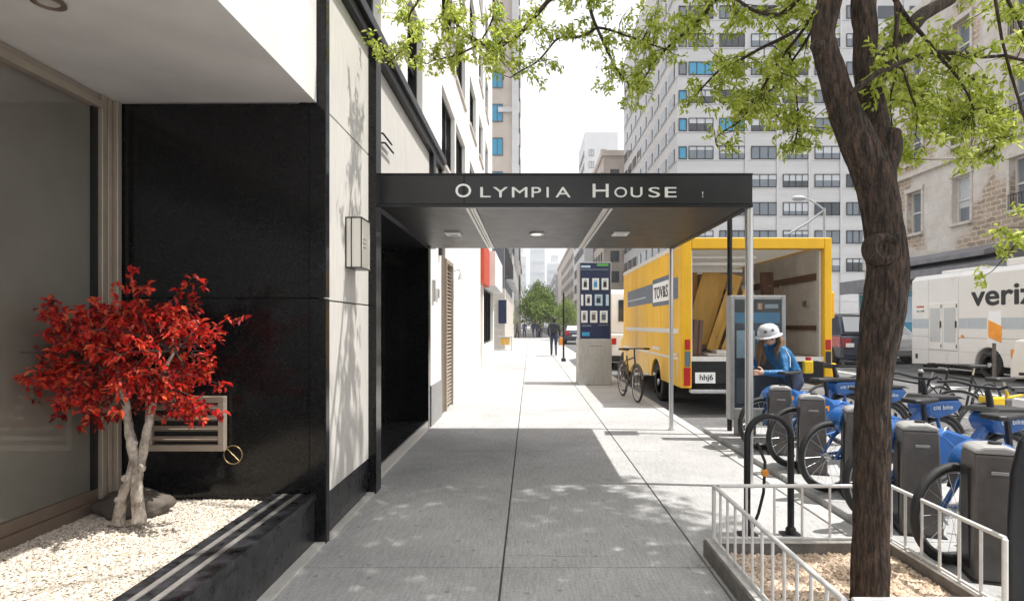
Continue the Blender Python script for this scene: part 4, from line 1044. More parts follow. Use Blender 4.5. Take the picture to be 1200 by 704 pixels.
# ------------------------------------------------------------------ station map panel and mast
mp = thing('station_panel', 'grey framed map and advertising panel with a blue header behind the woman', 'information panel', (2.67, 7.0, .056))
QY = 6.95
a = at(856, 0, QY).x; b = at(921, 0, QY).x; z1 = at(0, 346, QY).z; z0 = at(0, 492, QY).z
MB().box(a, a + .05, QY, QY + .16, z0, z1).box(b - .05, b, QY, QY + .16, z0, z1).box(a + .05, b - .05, QY, QY + .16, z1 - .05, z1).box(a + .05, b - .05, QY, QY + .16, z0, z0 + .14).build('frame', 'dock_top', mp, bevel=.008)
MB().box(a + .05, b - .05, QY + .03, QY + .14, z0 + .14, z1 - .05).build('panel_back', 'slate', mp)
MB().box(a + .06, b - .06, QY + .022, QY + .029, z1 - .20, z1 - .06).build('header', 'black_plastic', mp)
h_ = MB().box(a + .33, a + .39, QY + .016, QY + .021, z1 - .17, z1 - .09).build('header_mark', 'orange', mp)
text_part('E', 'lettering', 'white_letter', mp, (a + .345, QY + .0155, z1 - .16), (1, 0, 0), (0, 0, 1), .03, .055, .003, .01)
MB().box(a + .42, a + .58, QY + .016, QY + .021, z1 - .155, z1 - .105).build('header_strip', 'pale_band', mp)
MB().box(a + .06, b - .06, QY + .02, QY + .029, z1 - .33, z1 - .205).build('blue_band', 'cyan_panel', mp)
po = MB()
po.box(a + .06, b - .06, QY + .02, QY + .029, z0 + .15, z1 - .335, 0).box(a + .08, a + .30, QY + .016, QY + .0195, z1 - .75, z1 - .42, 1).box(a + .08, a + .30, QY + .016, QY + .0195, z0 + .2, z0 + .5, 3)
po.box(a + .36, b - .08, QY + .016, QY + .0195, z1 - .43, z1 - .36, 1)
for k in range(7):
    x = a + .37 + .036 * k; po.box(x, x + .026, QY + .013, QY + .0155, z1 - .72, z1 - .60 + .05 * ((k * 7) % 3), 2 + k % 2)
po.build('map_sheet', ['navy_panel', 'pale_blue_paper', 'red_sign', 'slate'], mp)
MB().box(a + .055, b - .055, QY + .004, QY + .009, z0 + .145, z1 - .055).build('cover_glass', glassmat('thin cover glass', (.2, .22, .22), .03, .16), mp)
MB().box(2.50, 2.72, QY + .02, QY + .18, .056, z0).build('foot', 'dock', mp, bevel=.01)
ms = thing('solar_mast', 'thin black mast rising behind the station panel to the canopy edge', 'post', (2.53, 7.35, .056))
MB().tube([(2.53, 7.35, .056), (2.53, 7.35, 2.95)], .032, 12).build('mast', 'black_paint', ms, smooth=60)
MB().obox((2.53, 7.35, 3.0), (.42, .3, .03), (R(-12), 0, 0)).build('solar_panel', 'navy_panel', ms)

# ------------------------------------------------------------------ payphone style kiosk
kk = thing('advert_kiosk', 'tall kiosk with a navy board of small posters on a pale concrete plinth', 'kiosk', (1.5, 13.4, 0))
KY = 13.35; k0, k1 = 1.115, 1.885
zt, zm = at(0, 307, KY).z, at(0, 397, KY).z
MB().box(k0 + .005, k1, KY, KY + .75, 0, zm).build('plinth', 'plinth', kk, bevel=.012)
MB().box(k0 + .02, k1 - .01, KY + .02, KY + .7, zm + .002, zt).build('board_case', 'dock_top', kk, bevel=.01)
MB().box(k0 + .045, k1 - .035, KY + .004, KY + .019, zm + .01, zt - .02).build('board', 'navy_panel', kk)
def kb(px0, py0, px1, py1, m, name, dy=0):
    p, q = at(px0, py1, KY), at(px1, py0, KY)
    return MB().box(p.x, q.x, KY - .002 - dy, KY + .003 - dy, p.z, q.z).build(name, m, kk)
kb(699.5, 308.8, 713, 311.8, 'green_panel', 'green_strip'); kb(680, 315, 713, 316.5, 'slate', 'header_line'); kb(681, 311, 692, 313.5, 'pale_blue_paper', 'header_line')
for (x0, y0, x1, y1) in ((682, 326, 690, 339.5), (694, 326, 702, 339.5), (705, 326, 713, 339.5), (681, 345, 683.5, 358), (686, 345, 693.5, 358), (697, 345, 706, 358), (710, 345, 713.3, 358), (681, 364, 688.5, 378), (691.5, 364, 700, 378), (703, 364, 712, 378)):
    c = kb(x0, y0, x1, y1, 'paper' if random.random() < .7 else 'pale_blue_paper', 'poster')
    if x1 - x0 > 5:
        p, q = at(x0 + 2, y1 - 3, KY), at(x1 - 2.2, y0 + 4, KY)
        MB().box(p.x, q.x, KY - .006, KY - .003, p.z, q.z).box(p.x, q.x + .01, KY - .006, KY - .003, q.z + .02, q.z + .035).build('print', random.choice(['slate', 'charcoal', 'cyan_panel', 'dock']), c)
kb(682, 380.5, 693, 382.5, 'slate', 'caption'); kb(701, 380.2, 713, 381.4, 'slate', 'caption'); kb(682, 389, 691, 393.5, 'cyan_panel', 'caption')
MB().box(k0 + .25, k0 + .55, KY - .001, KY + .002, .9, .91).build('plinth_joint', 'dock', kk)
# ------------------------------------------------------------------ vehicles
def vwheel(parent, x, y, z, r, w=.22, side=-1, rimm='rim'):
    """wheel standing in the plane across X"""
    t = MB().lathe([(r * .62, -w / 2), (r * .93, -w / 2), (r, -w / 2 + .03), (r, w / 2 - .03), (r * .93, w / 2), (r * .62, w / 2)], (x, y, z), (1, 0, 0), 32)
    o = t.build('wheel', 'rubber', parent, smooth=40)
    f = x + side * w / 2
    rm_ = MB().lathe([(r * .62, 0), (r * .60, side * -.03), (r * .42, side * -.05), (r * .2, side * -.01), (r * .16, side * .02)], (f, y, z), (1, 0, 0), 24)
    for k in range(8):
        a = 2 * math.pi * k / 8; rm_.obox((f + side * -.03, y + r * .38 * math.cos(a), z + r * .38 * math.sin(a)), (.03, .05, .05), (a, 0, 0))
    rm_.build('rim', rimm, o, smooth=35)
    return o
RZ = -.12
# yellow box truck with its rear open
TX0, TX1, T0, T1 = 2.52, 5.02, 9.7, 15.6
tr = thing('box_truck', 'yellow box truck with its rear door open and furniture inside', 'truck', (3.8, 12.6, RZ))
w = MB().box(TX0, TX0 + .05, T0 + .02, T1, .80, 2.74).box(TX0 + .004, TX0 + .05, T0 + .02, T0 + 1.25, .34, .798).box(TX0 + .004, TX0 + .05, T0 + 2.65, T1, .34, .798).box(TX0 + .004, TX0 + .05, T0 + 1.252, T0 + 2.648, .72, .798)
w.build('side_wall', 'yellow', tr)
ar = MB()
yc, zc, ra = 11.63, .26, .46
P = [(yc - .70, .34), (yc - .70, .72), (yc + .70, .72), (yc + .70, .34)] + [(yc + ra * math.cos(R(a)), max(.34, zc + ra * math.sin(R(a)))) for a in range(10, 171, 10)]
ar.prism(P, 'X', TX0 + .004, TX0 + .045); ar.build('wheel_arch', 'yellow', tr)
MB().box(TX1 - .05, TX1, T0 + .02, T1, .34, 2.74).build('side_wall', 'yellow', tr)
MB().box(TX0 + .051, TX0 + .07, T0 + .16, T1 - .06, .86, 2.70).build('inner_wall', 'plywood', tr)
MB().box(TX1 - .07, TX1 - .051, T0 + .12, T1 - .06, .86, 2.70).build('inner_wall', 'truck_inside', tr)
MB().box(TX1 - .10, TX1 - .071, T0 + .12, T1 - .06, 2.16, 2.28).box(TX1 - .10, TX1 - .071, T0 + .12, T1 - .06, 1.30, 1.38).build('lashing_rail', 'brown_wood', tr)
MB().box(TX1 - .13, TX1 - .075, T0 + .55, T0 + .72, 1.72, 1.82).build('door_latch', 'steel', tr)
MB().box(TX0 + .001, TX1 - .001, T0 + .02, T1, 2.742, 2.80).build('roof', 'roof_skin', tr, bevel=.02)
MB().box(TX0 + .051, TX1 - .051, T1 - .05, T1, .34, 2.74).build('bulkhead', 'plywood', tr)
MB().box(TX0 + .052, TX1 - .052, T0 + .05, T1 - .052, .76, .85).build('load_floor', 'dock_top', tr)
rfm = MB().box(TX0 - .006, TX0 + .17, T0 - .05, T0 + .15, .34, 2.84).box(TX1 - .12, TX1 + .006, T0 - .05, T0 + .15, .34, 2.84).box(TX0 + .171, TX1 - .121, T0 - .05, T0 + .15, 2.66, 2.84).build('rear_frame', 'yellow', tr, bevel=.012)
MB().box(TX0 + .02, TX1 - .02, T0 - .02, T0 + .03, 2.842, 2.85).build('roof_edge', 'chrome', tr)
MB().box(TX0 + .18, TX1 - .13, T0 - .02, T0 + .04, .42, .78).build('rear_sill', 'black_paint', tr)
MB().box(TX0 + .172, TX1 - .122, T0 - .03, T0 + .045, .785, .86).build('sill_trim', 'alu', tr)
MB().box(TX0 + .12, TX1 - .35, T0 - .22, T0 - .06, .27, .33).build('bumper', 'chrome', tr, bevel=.01)
pm = MB().box(2.755, 3.09, T0 - .03, T0 - .021, .42, .60).build('number_plate', 'white_letter', tr)
text_part('hhj6', 'lettering', 'black_paint', pm, (2.83, T0 - .0305, .445), (1, 0, 0), (0, 0, 1), .22, .12, .002, .01)
MB().box(3.32, 3.5, T0 - .03, T0 - .021, .48, .60).build('paper_label', 'white_letter', tr)
for x in (TX0 + .10, TX1 - .06):
    MB().box(x - .045, x + .045, T0 - .062, T0 - .051, .98, 1.15).build('tail_light', 'red_light', tr, bevel=.008)
    MB().box(x - .045, x + .045, T0 - .060, T0 - .051, .70, .95).build('marker_panel', 'slate' if x < 3 else 'black_plastic', tr)
MB().box(TX0 + .04, TX0 + .15, T0 - .06, T0 - .051, .38, .68).build('reflector', 'red_light', tr)
MB().box(TX1 + .01, TX1 + .13, T0 + .1, T0 + .3, 1.5, 1.95).box(TX1 + .01, TX1 + .12, T0 + .02, T0 + .1, .3, .75).build('mirror_box', 'yellow', tr, bevel=.02)
MB().box(TX0 - .0035, TX0, 9.83, 10.45, 1.84, 2.21).box(TX0 - .0035, TX0, 11.92, 14.95, 1.84, 2.23).build('blue_band', 'slate', tr)
MB().box(TX0 - .006, TX0 - .004, 12.6, 14.9, 1.97, 2.0).build('band_line', 'pale_band', tr)
MB().box(TX0 - .005, TX0, 10.46, 11.91, 1.76, 2.30).build('sign_frame', 'slate', tr)
sg = MB().box(TX0 - .009, TX0 - .0055, 10.5, 11.85, 1.84, 2.21).build('sign_board', 'white_letter', tr)
text_part('TOV&S', 'lettering', 'black_paint', sg, (TX0 - .0095, 11.72, 1.91), (0, -1, 0), (0, 0, 1), 1.15, .22, .003, .012)
MB().box(TX0 - .005, TX0, 9.83, 15.3, 1.245, 1.33).build('white_stripe', 'alu', tr)
MB().box(TX0 - .012, TX0, 9.86, 9.9, .50, .92).box(TX0 - .016, TX0, 9.86, 10.12, .86, .9).box(TX0 - .01, TX0, 11.2, 11.9, .9, .96).build('side_latch', 'alu', tr)
vwheel(tr, TX0 + .19, 11.63, RZ + .37, .37, .26); vwheel(tr, TX1 - .19, 11.63, RZ + .37, .37, .26, 1); vwheel(tr, TX0 + .24, 16.6, RZ + .37, .37, .24); vwheel(tr, TX1 - .24, 16.6, RZ + .37, .37, .24, 1)
for k in range(9):
    y_ = 9.95 + .62 * k
    rb = MB().box(TX0 - .0025, TX0, y_, y_ + .035, .84, 2.70)
    for q in range(16): rb.lathe([(.006, 0), (.004, .004)], (TX0 - .0025, y_ + .017, .9 + q * .115), (-1, 0, 0), 6)
    rb.build('rivet_strip', 'yellow', tr)
MB().box(TX0 - .012, TX0 + .03, T0 + .151, T1, 2.70, 2.765).build('top_rail', 'alu', tr, bevel=.006)
MB().box(TX0 - .008, TX0, T0 + .151, T1, .795, .835).build('lower_rail', 'alu', tr)
MB().box(TX0 + .175, TX0 + .21, T0 + .05, T0 + .14, .86, 2.64).box(TX1 - .16, TX1 - .125, T0 + .05, T0 + .14, .86, 2.64).build('door_track', 'alu', tr)
MB().box(TX0 + .07, TX0 + .42, 12.05, 12.07, -.02, .34).build('mud_flap', 'rubber', tr)
MB().box(TX0 + .6, TX1 - .6, 10, 17, .2, .5).build('chassis', 'black_plastic', tr)
MB().prism([(15.65, .1), (17.4, .1), (17.45, .95), (17.0, 1.05), (16.6, 1.9), (15.65, 2.0)], 'X', TX0 + .2, TX1 - .2).build('cab', 'yellow', tr, bevel=.06)
# shelf boards under the roof
MB().box(TX0 + .19, TX1 - 1.1, T0 + .35, T0 + .43, 2.54, 2.58).box(TX0 + .19, TX1 - 1.1, T0 + .5, T0 + .58, 2.44, 2.48).box(TX0 + .19, TX1 - 1.1, T0 + 1.0, T0 + 1.06, 2.36, 2.42).build('rolled_door', 'alu', tr)
# furniture inside: every piece lies loose in the truck
def board(label, name, cat, c, size, rot, m, trim=None, grp=None):
    t = thing(name, label, cat, (c[0], c[1], c[2] - size[2] / 2), grp)
    MB().obox(c, size, rot, 0).build('panel', m, t, bevel=.01)
    rm_ = Euler(rot).to_matrix(); mb = MB()
    for sx in (-1, 1):
        mb.obox(Vector(c) + rm_ @ Vector((sx * (size[0] / 2 - .04), -size[1] / 2 - .008, 0)), (.07, .016, size[2] * .96), rot)
    mb.build('stile', trim or m, t, bevel=.004)
    if size[2] > .9:
        mb = MB()
        for k in (-.3, .1, .33): mb.obox(Vector(c) + rm_ @ Vector((.02, -size[1] / 2 - .012, size[2] * k)), (.04, .02, .03), rot)
        mb.build('fitting', 'brass', t)
    return t
lean = (0, R(16), R(-18))
board('yellow wooden door panel leaning left in the truck, widest of the set', 'door_panel', 'door panel', (3.30, 10.9, 1.72), (.46, .06, 1.36), lean, 'yellow_wood', grp='yellow panels leaning in the truck')
board('narrow yellow panel leaning on the wide yellow door panel in the truck', 'door_panel', 'door panel', (3.56, 10.62, 1.60), (.20, .07, 1.45), (0, R(18), R(-24)), 'yellow_wood', grp='yellow panels leaning in the truck')
board('thin yellow panel at the right of the leaning set, beside the post', 'door_panel', 'door panel', (3.74, 10.45, 1.55), (.12, .06, 1.36), (0, R(20), R(-24)), 'yellow_wood', grp='yellow panels leaning in the truck')
board('yellow cupboard board standing behind the leaning yellow panels', 'cupboard_board', 'board', (2.98, 11.3, 1.68), (.44, .35, 1.55), (0, 0, R(4)), 'yellow_wood')
board('dark brown wooden board standing at the left of the truck opening', 'wood_board', 'board', (2.89, 10.1, 1.17), (.19, .10, .62), (0, R(4), R(12)), 'brown_wood')
board('tall dark brown panel standing against the right side inside the truck', 'tall_panel', 'panel', (4.42, 10.8, 1.62), (.24, .08, 1.50), (0, R(-2), R(20)), 'brown_wood')
st_ = thing('broom_stick', 'light wooden stick leaning beside the tall dark panel in the truck', 'stick', (4.5, 10.4, .85))
MB().tube([(4.43, 10.3, .86), (4.62, 10.7, 2.12)], .014, 8).build('handle', 'plywood', st_); MB().box(4.36, 4.5, 10.27, 10.33, .855, .90).build('brush', 'brown_wood', st_)
bx = thing('cardboard_stack', 'flat cardboard boxes lying on the truck floor by the sill', 'boxes', (3.3, 10.0, .86))
MB().box(3.02, 3.55, 9.86, 10.2, .862, .90).box(3.18, 3.5, 9.88, 10.15, .902, .96).build('boxes', 'truck_inside', bx, bevel=.006)
lp = thing('table_lamp', 'round shaded lamp with a silver rim standing in the truck', 'lamp', (4.05, 11.0, .85))
MB().lathe([(.12, 0), (.12, .02), (.02, .04), (.02, .95)], (4.0, 10.9, .855), (0, 0, 1), 20).build('stand', 'steel', lp, smooth=40)
MB().lathe([(.0, -.12), (.13, -.10), (.19, 0), (.13, .1), (0, .12)], (4.0, 10.85, 1.93), (.5, -.6, .3), 24).build('shade', 'plywood', lp, smooth=60); MB().ring((4.06, 10.78, 1.96), (.5, -.6, .3), .17, .03, 32, 8).build('rim', 'steel', lp, smooth=60)
pk = thing('furniture_crate', 'dark wooden crate filling the back of the truck behind the panels', 'crate', (3.8, 12.5, .85))
MB().box(3.25, 4.55, 12.2, 13.3, .852, 1.95).build('box_body', 'brown_wood', pk, bevel=.01)
MB().box(3.24, 4.56, 12.185, 12.2, .9, .98).box(3.24, 4.56, 12.185, 12.2, 1.8, 1.88).box(3.86, 3.94, 12.187, 12.2, .98, 1.8).build('battens', 'plywood', pk)

# long white utility van on the far side, lettered
VX, V0, V1 = 12.6, 11.6, 19.15
vz = thing('utility_van', 'long white utility van lettered verizon with double side doors', 'van', (13.8, 15.4, RZ))
pr = [(VX, .10), (VX, 2.80), (VX + .12, 2.95), (VX + 2.3, 2.95), (VX + 2.42, 2.8), (VX + 2.42, .10)]
yw, rw = 15.95, .50
def arc_poly(y0, y1, z0, z1, arches):
    P = [(y0, z1), (y0, z0)]
    for c, r_ in arches:
        P += [(c - r_ * math.cos(R(a)), max(z0, .26 + r_ * math.sin(R(a)))) for a in range(0, 181, 12)]
    P += [(y1, z0), (y1, z1)]; return P
MB().prism(arc_poly(V0, V1, .10, 1.0, [(yw, .50)]), 'X', VX, VX + 2.42).prism([(VX, 1.0), (VX, 2.82), (VX + .14, 2.96), (VX + 2.28, 2.96), (VX + 2.42, 2.82), (VX + 2.42, 1.0)], 'Y', V0, V1).build('body', 'white_paint', vz, bevel=.03, seg=3)
MB().box(VX + .3, VX + 2.1, 16.6, 18.2, 2.962, 3.07).box(VX + .2, VX + 2.2, 12, 15.6, 2.962, 3.16).build('roof_units', 'white_paint', vz, bevel=.04)
MB().box(VX - .004, VX, V0 + .1, 17.05, 1.28, 1.58).box(VX - .004, VX, 18.35, V1 - .05, 1.28, 1.58).build('pale_band', 'pale_band', vz)
for (y0, y1) in ((17.72, 18.32), (17.08, 17.70)):
    d = MB().box(VX - .02, VX + .01, y0, y1, .62, 2.06).build('side_door', 'white_paint', vz, bevel=.012)
    MB().prism([(y0 + .10, .86), (y1 - .10, .86), (y1 - .07, .9), (y1 - .07, 1.86), (y1 - .1, 1.9), (y0 + .1, 1.9), (y0 + .07, 1.86), (y0 + .07, .9)], 'X', VX - .026, VX - .018).build('door_window', 'pale_glass', d)
    MB().box(VX - .045, VX - .02, y0 + .03, y0 + .07, 1.3, 1.5).build('handle', 'black_plastic', d)
    MB().box(VX - .03, VX - .02, y0 + .02, y0 + .05, .7, .8).box(VX - .03, VX - .02, y0 + .02, y0 + .05, 1.9, 2.0).build('hinge', 'black_plastic', d)
MB().box(VX - .002, VX + .005, V0 + .1, V1 - .04, .60, .606).box(VX - .002, VX + .005, 18.34, 18.348, .15, 2.8).box(VX - .002, VX + .005, 17.05, 17.057, .15, 2.8).build('panel_joint', 'dock_top', vz)
tx = text_part('verizon', 'lettering', 'black_plastic', vz, (VX - .002, at(1138, 0, 1).x and VX * F / (1139 - CX), 1.93), (0, -1, 0), (0, 0, 1), 3.15, .52, .006, .022)
text_part('on call', 'small_lettering', 'dock', vz, (VX - .002, 18.9, 2.0 - .2), (0, -1, 0), (0, 0, 1), .35, .06, .004, .01)
MB().box(VX - .004, VX, 18.55, 18.9, 1.94, 1.99).build('red_line', 'red_sign', vz)
MB().lathe([(.05, 0), (.05, .02)], (VX, 16.9, 1.05), (-1, 0, 0), 14).build('side_marker', 'orange', vz)
MB().box(VX - .01, VX, 18.85, 18.95, .3, .45).build('vent_cap', 'black_plastic', vz)
vwheel(vz, VX + .17, yw, RZ + .40, .40, .26); vwheel(vz, VX + .3, 18.2, RZ + .36, .36, .24); vwheel(vz, VX + 2.2, yw, RZ + .4, .4, .26, 1); vwheel(vz, VX + 2.2, 18.2, RZ + .36, .36, .24, 1)
MB().box(VX + .3, VX + 2.1, V0 + .2, V1 - .1, .0, .10).build('chassis', 'black_plastic', vz)
MB().box(VX - .02, VX + .002, V0 + .6, yw - .55, .06, .10).box(VX - .02, VX + .002, yw + .56, 17.9, .06, .10).build('sill', 'chrome', vz)
# car bodies: lower body from a side profile, glasshouse tapering above it
def car(name, label, cat, X0, Wd, Y0, body, roof, paint, light, L_, zs=1.0, lower=None):
    t = thing(name, label, cat, (X0 + Wd / 2, Y0 + L_ / 2, RZ))
    mb = MB(); wy = (.19 * L_, .81 * L_); ra = .40
    P = []
    for y_, z in body: P.append((Y0 + y_ * L_, RZ + z))
    low = [(Y0 + L_, RZ + .28)]
    for wv in (wy[1], wy[0]):
        low += [(Y0 + wv + ra * math.cos(R(a)), max(RZ + .28, RZ + .34 + ra * math.sin(R(a)))) for a in range(0, 181, 15)]
    low += [(Y0, RZ + .28)]
    mb.prism(P + low, 'X', X0, X0 + Wd); mb.build('body', paint, t, bevel=.06, seg=3, smooth=45)
    g = MB(); bt = [(X0 + .05, X0 + Wd - .05), (X0 + .20, X0 + Wd - .20)]
    (ya, za), (yb_, zb_), (yc_, zc_), (yd, zd) = roof
    v = []
    for (y_, z, k) in ((ya, za, 0), (yb_, zb_, 1), (yc_, zc_, 1), (yd, zd, 0)):
        v += [(bt[k][0], Y0 + y_ * L_, RZ + z), (bt[k][1], Y0 + y_ * L_, RZ + z)]
    g.v = v; g.f = [(0, 1, 3, 2), (2, 3, 5, 4), (4, 5, 7, 6), (0, 2, 4, 6), (1, 7, 5, 3), (0, 6, 7, 1)]; g.m = [0, 0, 0, 0, 0, 0]
    g.build('glasshouse', paint, t, bevel=.04, seg=2, smooth=45)
    # panes set just proud of the glasshouse
    def lerp4(q, a, b, c, d, off):
        q = [Vector(x) for x in q]; n = (q[1] - q[0]).cross(q[3] - q[0]).normalized() * off
        f = lambda s, u: q[0].lerp(q[1], s).lerp(q[3].lerp(q[2], s), u) + n
        return [f(a, c), f(b, c), f(b, d), f(a, d)]
    for nm, q, off in (('rear_window', (v[0], v[1], v[3], v[2]), .006), ('side_window', (v[6], v[0], v[2], v[4]), .006), ('windscreen', (v[7], v[6], v[4], v[5]), .006)):
        p4 = lerp4(q, .08, .92, .16, .90, off)
        n = (p4[1] - p4[0]).cross(p4[3] - p4[0]).normalized() * .004
        i = MB(); i.v = [tuple(p) for p in p4] + [tuple(p - n * 4) for p in p4]; i.f = [(0, 1, 2, 3), (7, 6, 5, 4), (0, 4, 5, 1), (1, 5, 6, 2), (2, 6, 7, 3), (3, 7, 4, 0)]; i.m = [0] * 6
        i.build(nm, 'pale_glass' if nm == 'rear_window' else 'dark_glass', t)  # pale rear pane holds the white sky reflection in its colour
    for y_ in wy:
        vwheel(t, X0 + .13, Y0 + y_, RZ + .34, .34, .22); vwheel(t, X0 + Wd - .13, Y0 + y_, RZ + .34, .34, .22, 1)
    z0 = RZ + .72 * zs
    for sx in (0, 1):
        xa = X0 + .06 if sx == 0 else X0 + Wd - .34
        MB().box(xa, xa + .30, Y0 - .012, Y0 + .05, z0, z0 + .30).build('tail_light', light, t, bevel=.01)
    MB().box(X0 + .02, X0 + Wd - .02, Y0 - .09, Y0 + .05, RZ + .32, RZ + .52).build('bumper', 'chrome' if paint == 'white_paint' else paint, t, bevel=.03)
    MB().box(X0 + Wd / 2 - .25, X0 + Wd / 2 + .25, Y0 - .016, Y0 + .02, RZ + .62, RZ + .74).build('number_plate', 'white_letter', t)
    return t
suv = car('parked_car', 'dark navy estate car with red tail lamps parked beyond the yellow truck', 'car', 10.95, 1.85, 20.4,
    [(0, .55), (.01, 1.08), (.04, 1.16), (.68, 1.12), (.97, .95), (1.0, .6)], [(.02, 1.15), (.12, 1.86), (.50, 1.90), (.70, 1.13)], 'navy', 'red_paint', 4.6)
MB().box(11.15, 11.2, 21.2, 23.4, 1.80, 1.84).box(12.6, 12.65, 21.2, 23.4, 1.80, 1.84).build('roof_rail', 'chrome', suv)
MB().box(11.18, 12.57, 20.98, 22.7, 1.782, 1.79).build('sky_sheen_panel', 'white_paint', suv)  # white sheet stands in for sky reflected on the car
MB().box(10.93, 10.952, 20.45, 22.6, .60, .98).build('red_flank', 'red_paint', suv)
MB().box(11.10, 11.38, 20.36, 20.39, .60, .74).build('reverse_light', 'white_letter', suv)
wc = car('parked_car', 'white car with small red tail lamps between the navy car and white van', 'car', 13.35, 1.75, 22.2,
    [(0, .5), (.01, .98), (.05, 1.05), (.68, 1.0), (.97, .85), (1.0, .55)], [(.08, 1.04), (.2, 1.48), (.55, 1.5), (.74, 1.0)], 'white_paint', 'red_paint', 4.4)
pu = car('parked_van', 'white vehicle end cut off by the right edge, in front of the utility van', 'van', 10.9, 1.9, 7.9,
    [(0, .55), (.0, 1.30), (.55, 1.30), (.62, 1.28), (.97, 1.18), (1.0, .6)], [(.05, 1.29), (.08, 1.95), (.50, 1.97), (.66, 1.28)], 'white_paint', 'red_light', 5.3)
MB().box(10.96, 11.2, 13.16, 13.24, .62, .84).build('headlight', 'orange', pu, bevel=.02)
wv = thing('white_van', 'white high roofed van parked in front of the yellow truck', 'van', (3.5, 21, RZ))
MB().prism(arc_poly(19.0, 24.6, RZ + .26, 1.1, [(20.2, .40), (23.4, .40)]), 'X', 2.62, 4.6).prism([(19.02, 1.1), (19.1, 2.45), (19.3, 2.55), (22.9, 2.5), (23.6, 1.9), (24.6, 1.1)], 'X', 2.64, 4.58).build('body', 'white_paint', wv, bevel=.05, seg=3, smooth=45)
for y_ in (20.2, 23.4): vwheel(wv, 2.77, y_, RZ + .35, .35, .24); vwheel(wv, 4.45, y_, RZ + .35, .35, .24, 1)
MB().prism([(19.06, 1.3), (19.1, 2.0), (20.6, 2.0), (20.6, 1.3)], 'X', 2.625, 2.636).prism([(20.75, 1.3), (20.75, 2.0), (22.9, 2.0), (23.5, 1.5), (23.5, 1.3)], 'X', 2.625, 2.636).build('side_window', 'dark_glass', wv)
MB().box(2.68, 2.82, 18.97, 19.03, .75, .95).build('tail_light', 'red_light', wv); MB().box(4.4, 4.54, 18.97, 19.03, .75, .95).build('tail_light', 'red_light', wv)
MB().box(2.9, 4.3, 19.0, 19.03, 1.5, 2.2).build('rear_window', 'dark_glass', wv)
MB().box(2.64, 4.58, 18.9, 19.02, RZ + .3, RZ + .5).build('bumper', 'black_plastic', wv)

# ------------------------------------------------------------------ street lamp
sl_ = thing('street_lamp', 'grey street lamp with a curved arm above the yellow truck', 'street lamp', (16.2, 33, 0))
LY = 33.0
base = at(966, 0, LY)
MB().tube([(base.x, LY, 0), (base.x, LY, at(0, 244, LY).z)], [.12, .07], 14).build('post', 'lamp_grey', sl_, smooth=60)
pa = [at(966, 246, LY), at(958, 240, LY), at(948, 234, LY), at(939, 232, LY)]
P, Q = dens(pa, [.05, .05, .045, .04], 6); am = MB().tube(P, Q, 10); am.tube([at(966, 246, LY), at(945, 262, LY), at(924, 274, LY)], .06, 10); am.build('arm', 'lamp_grey', sl_, smooth=60)
hd_ = at(937, 232.5, LY)
MB().lathe([(.02, -.45), (.14, -.3), (.17, 0), (.12, .25), (.03, .35)], hd_, (1, 0, 0), 16).build('lamp_head', 'lamp_grey', sl_, smooth=60)
sl_.location = (base.x, LY, 0)
for c in kids(sl_):
    for v in c.data.vertices: v.co -= Vector((base.x - 16.2, 0, 0))

# ------------------------------------------------------------------ buildings beyond
def facade(parent, axis, plane, sgn, u_list, z_list, ww, wh, cols, mats=('black_paint', 'dark_glass'), special=None, d=.12, blinds=.4, sills=None, name='window'):
    """windows on a far facade: frames standing a little proud, panes behind them"""
    for i, u in enumerate(u_list):
        for j, z in enumerate(z_list):
            ml = special(i, j) if special else None
            window(parent, axis, plane + sgn * .01, sgn * d, u - ww[i % len(ww)] / 2, u + ww[i % len(ww)] / 2, z, z + wh, cols[i % len(cols)], 1, .06, ml or mats, name, 'pale_glass' if random.random() < blinds and not ml else None)
# grey gridded tower across the avenue
GX, GY, GH = 15.25, 60.0, 44
gt = thing('gridded_tower', 'tall grey white office tower with rows of strip windows and blue corner panes', 'building', (GX + 12, GY + 16, 0))
MB().box(GX, GX + 60, GY, 94, 0, GH).build('walls', 'tower', gt)
zrow = [19.2 - .75 + 2.9 * k for k in range(-6, 8)]
mbp = MB()
bays = [GX + 2.2 + 3.28 * k for k in range(12)]
for z in zrow: mbp.box(GX - .05, GX + 60, GY - .06, GY - .002, z - .16, z - .05); mbp.box(GX - .06, GX - .002, GY, 94, z - .16, z - .05)
mbp.build('string_courses', 'tower_pier', gt)
mp_ = MB()
for k in range(2, 13): mp_.box(GX + .48 + 3.28 * k - .1, GX + .48 + 3.28 * k + .1, GY - .14, GY - .062, 0, GH)
mp_.build('mullion_piers', 'tower_pier', gt)
nw = 0
rest = MB()
for j, z in enumerate(zrow[2:]):
    window(gt, 'Y', GY - .01, -.12, GX + .12, GX + .95, z, z + 1.3, 1, 1, .07, ('black_paint', 'blue_glass' if z > 17 and z < 26 else 'grey_glass'))
    for i, x in enumerate(bays[:6]):
        a_ = x - 1.15 if i else x - 1.05
        window(gt, 'Y', GY - .01, -.10, a_, x + 1.5, z, z + 1.35, 4 if i % 2 else 3, 1, .06, ('black_paint', 'blue_glass' if random.random() < .02 else random.choice(['dark_glass', 'grey_glass', 'grey_glass'])), 'window', 'pale_glass' if random.random() < .45 else None)
    for i in range(6, 12): rest.box(bays[i] - 1.15, bays[i] + 1.45, GY - .10, GY - .01, z, z + 1.3)
for j, z in enumerate(zrow):
    for i in range(9):
        y_ = GY + 1.1 + i * 3.7
        rest.box(GX - .10, GX - .01, y_, y_ + 2.6, z, z + 1.35)
o = rest.build('window_bands', 'dark_glass', gt); o['kind'] = 'stuff'
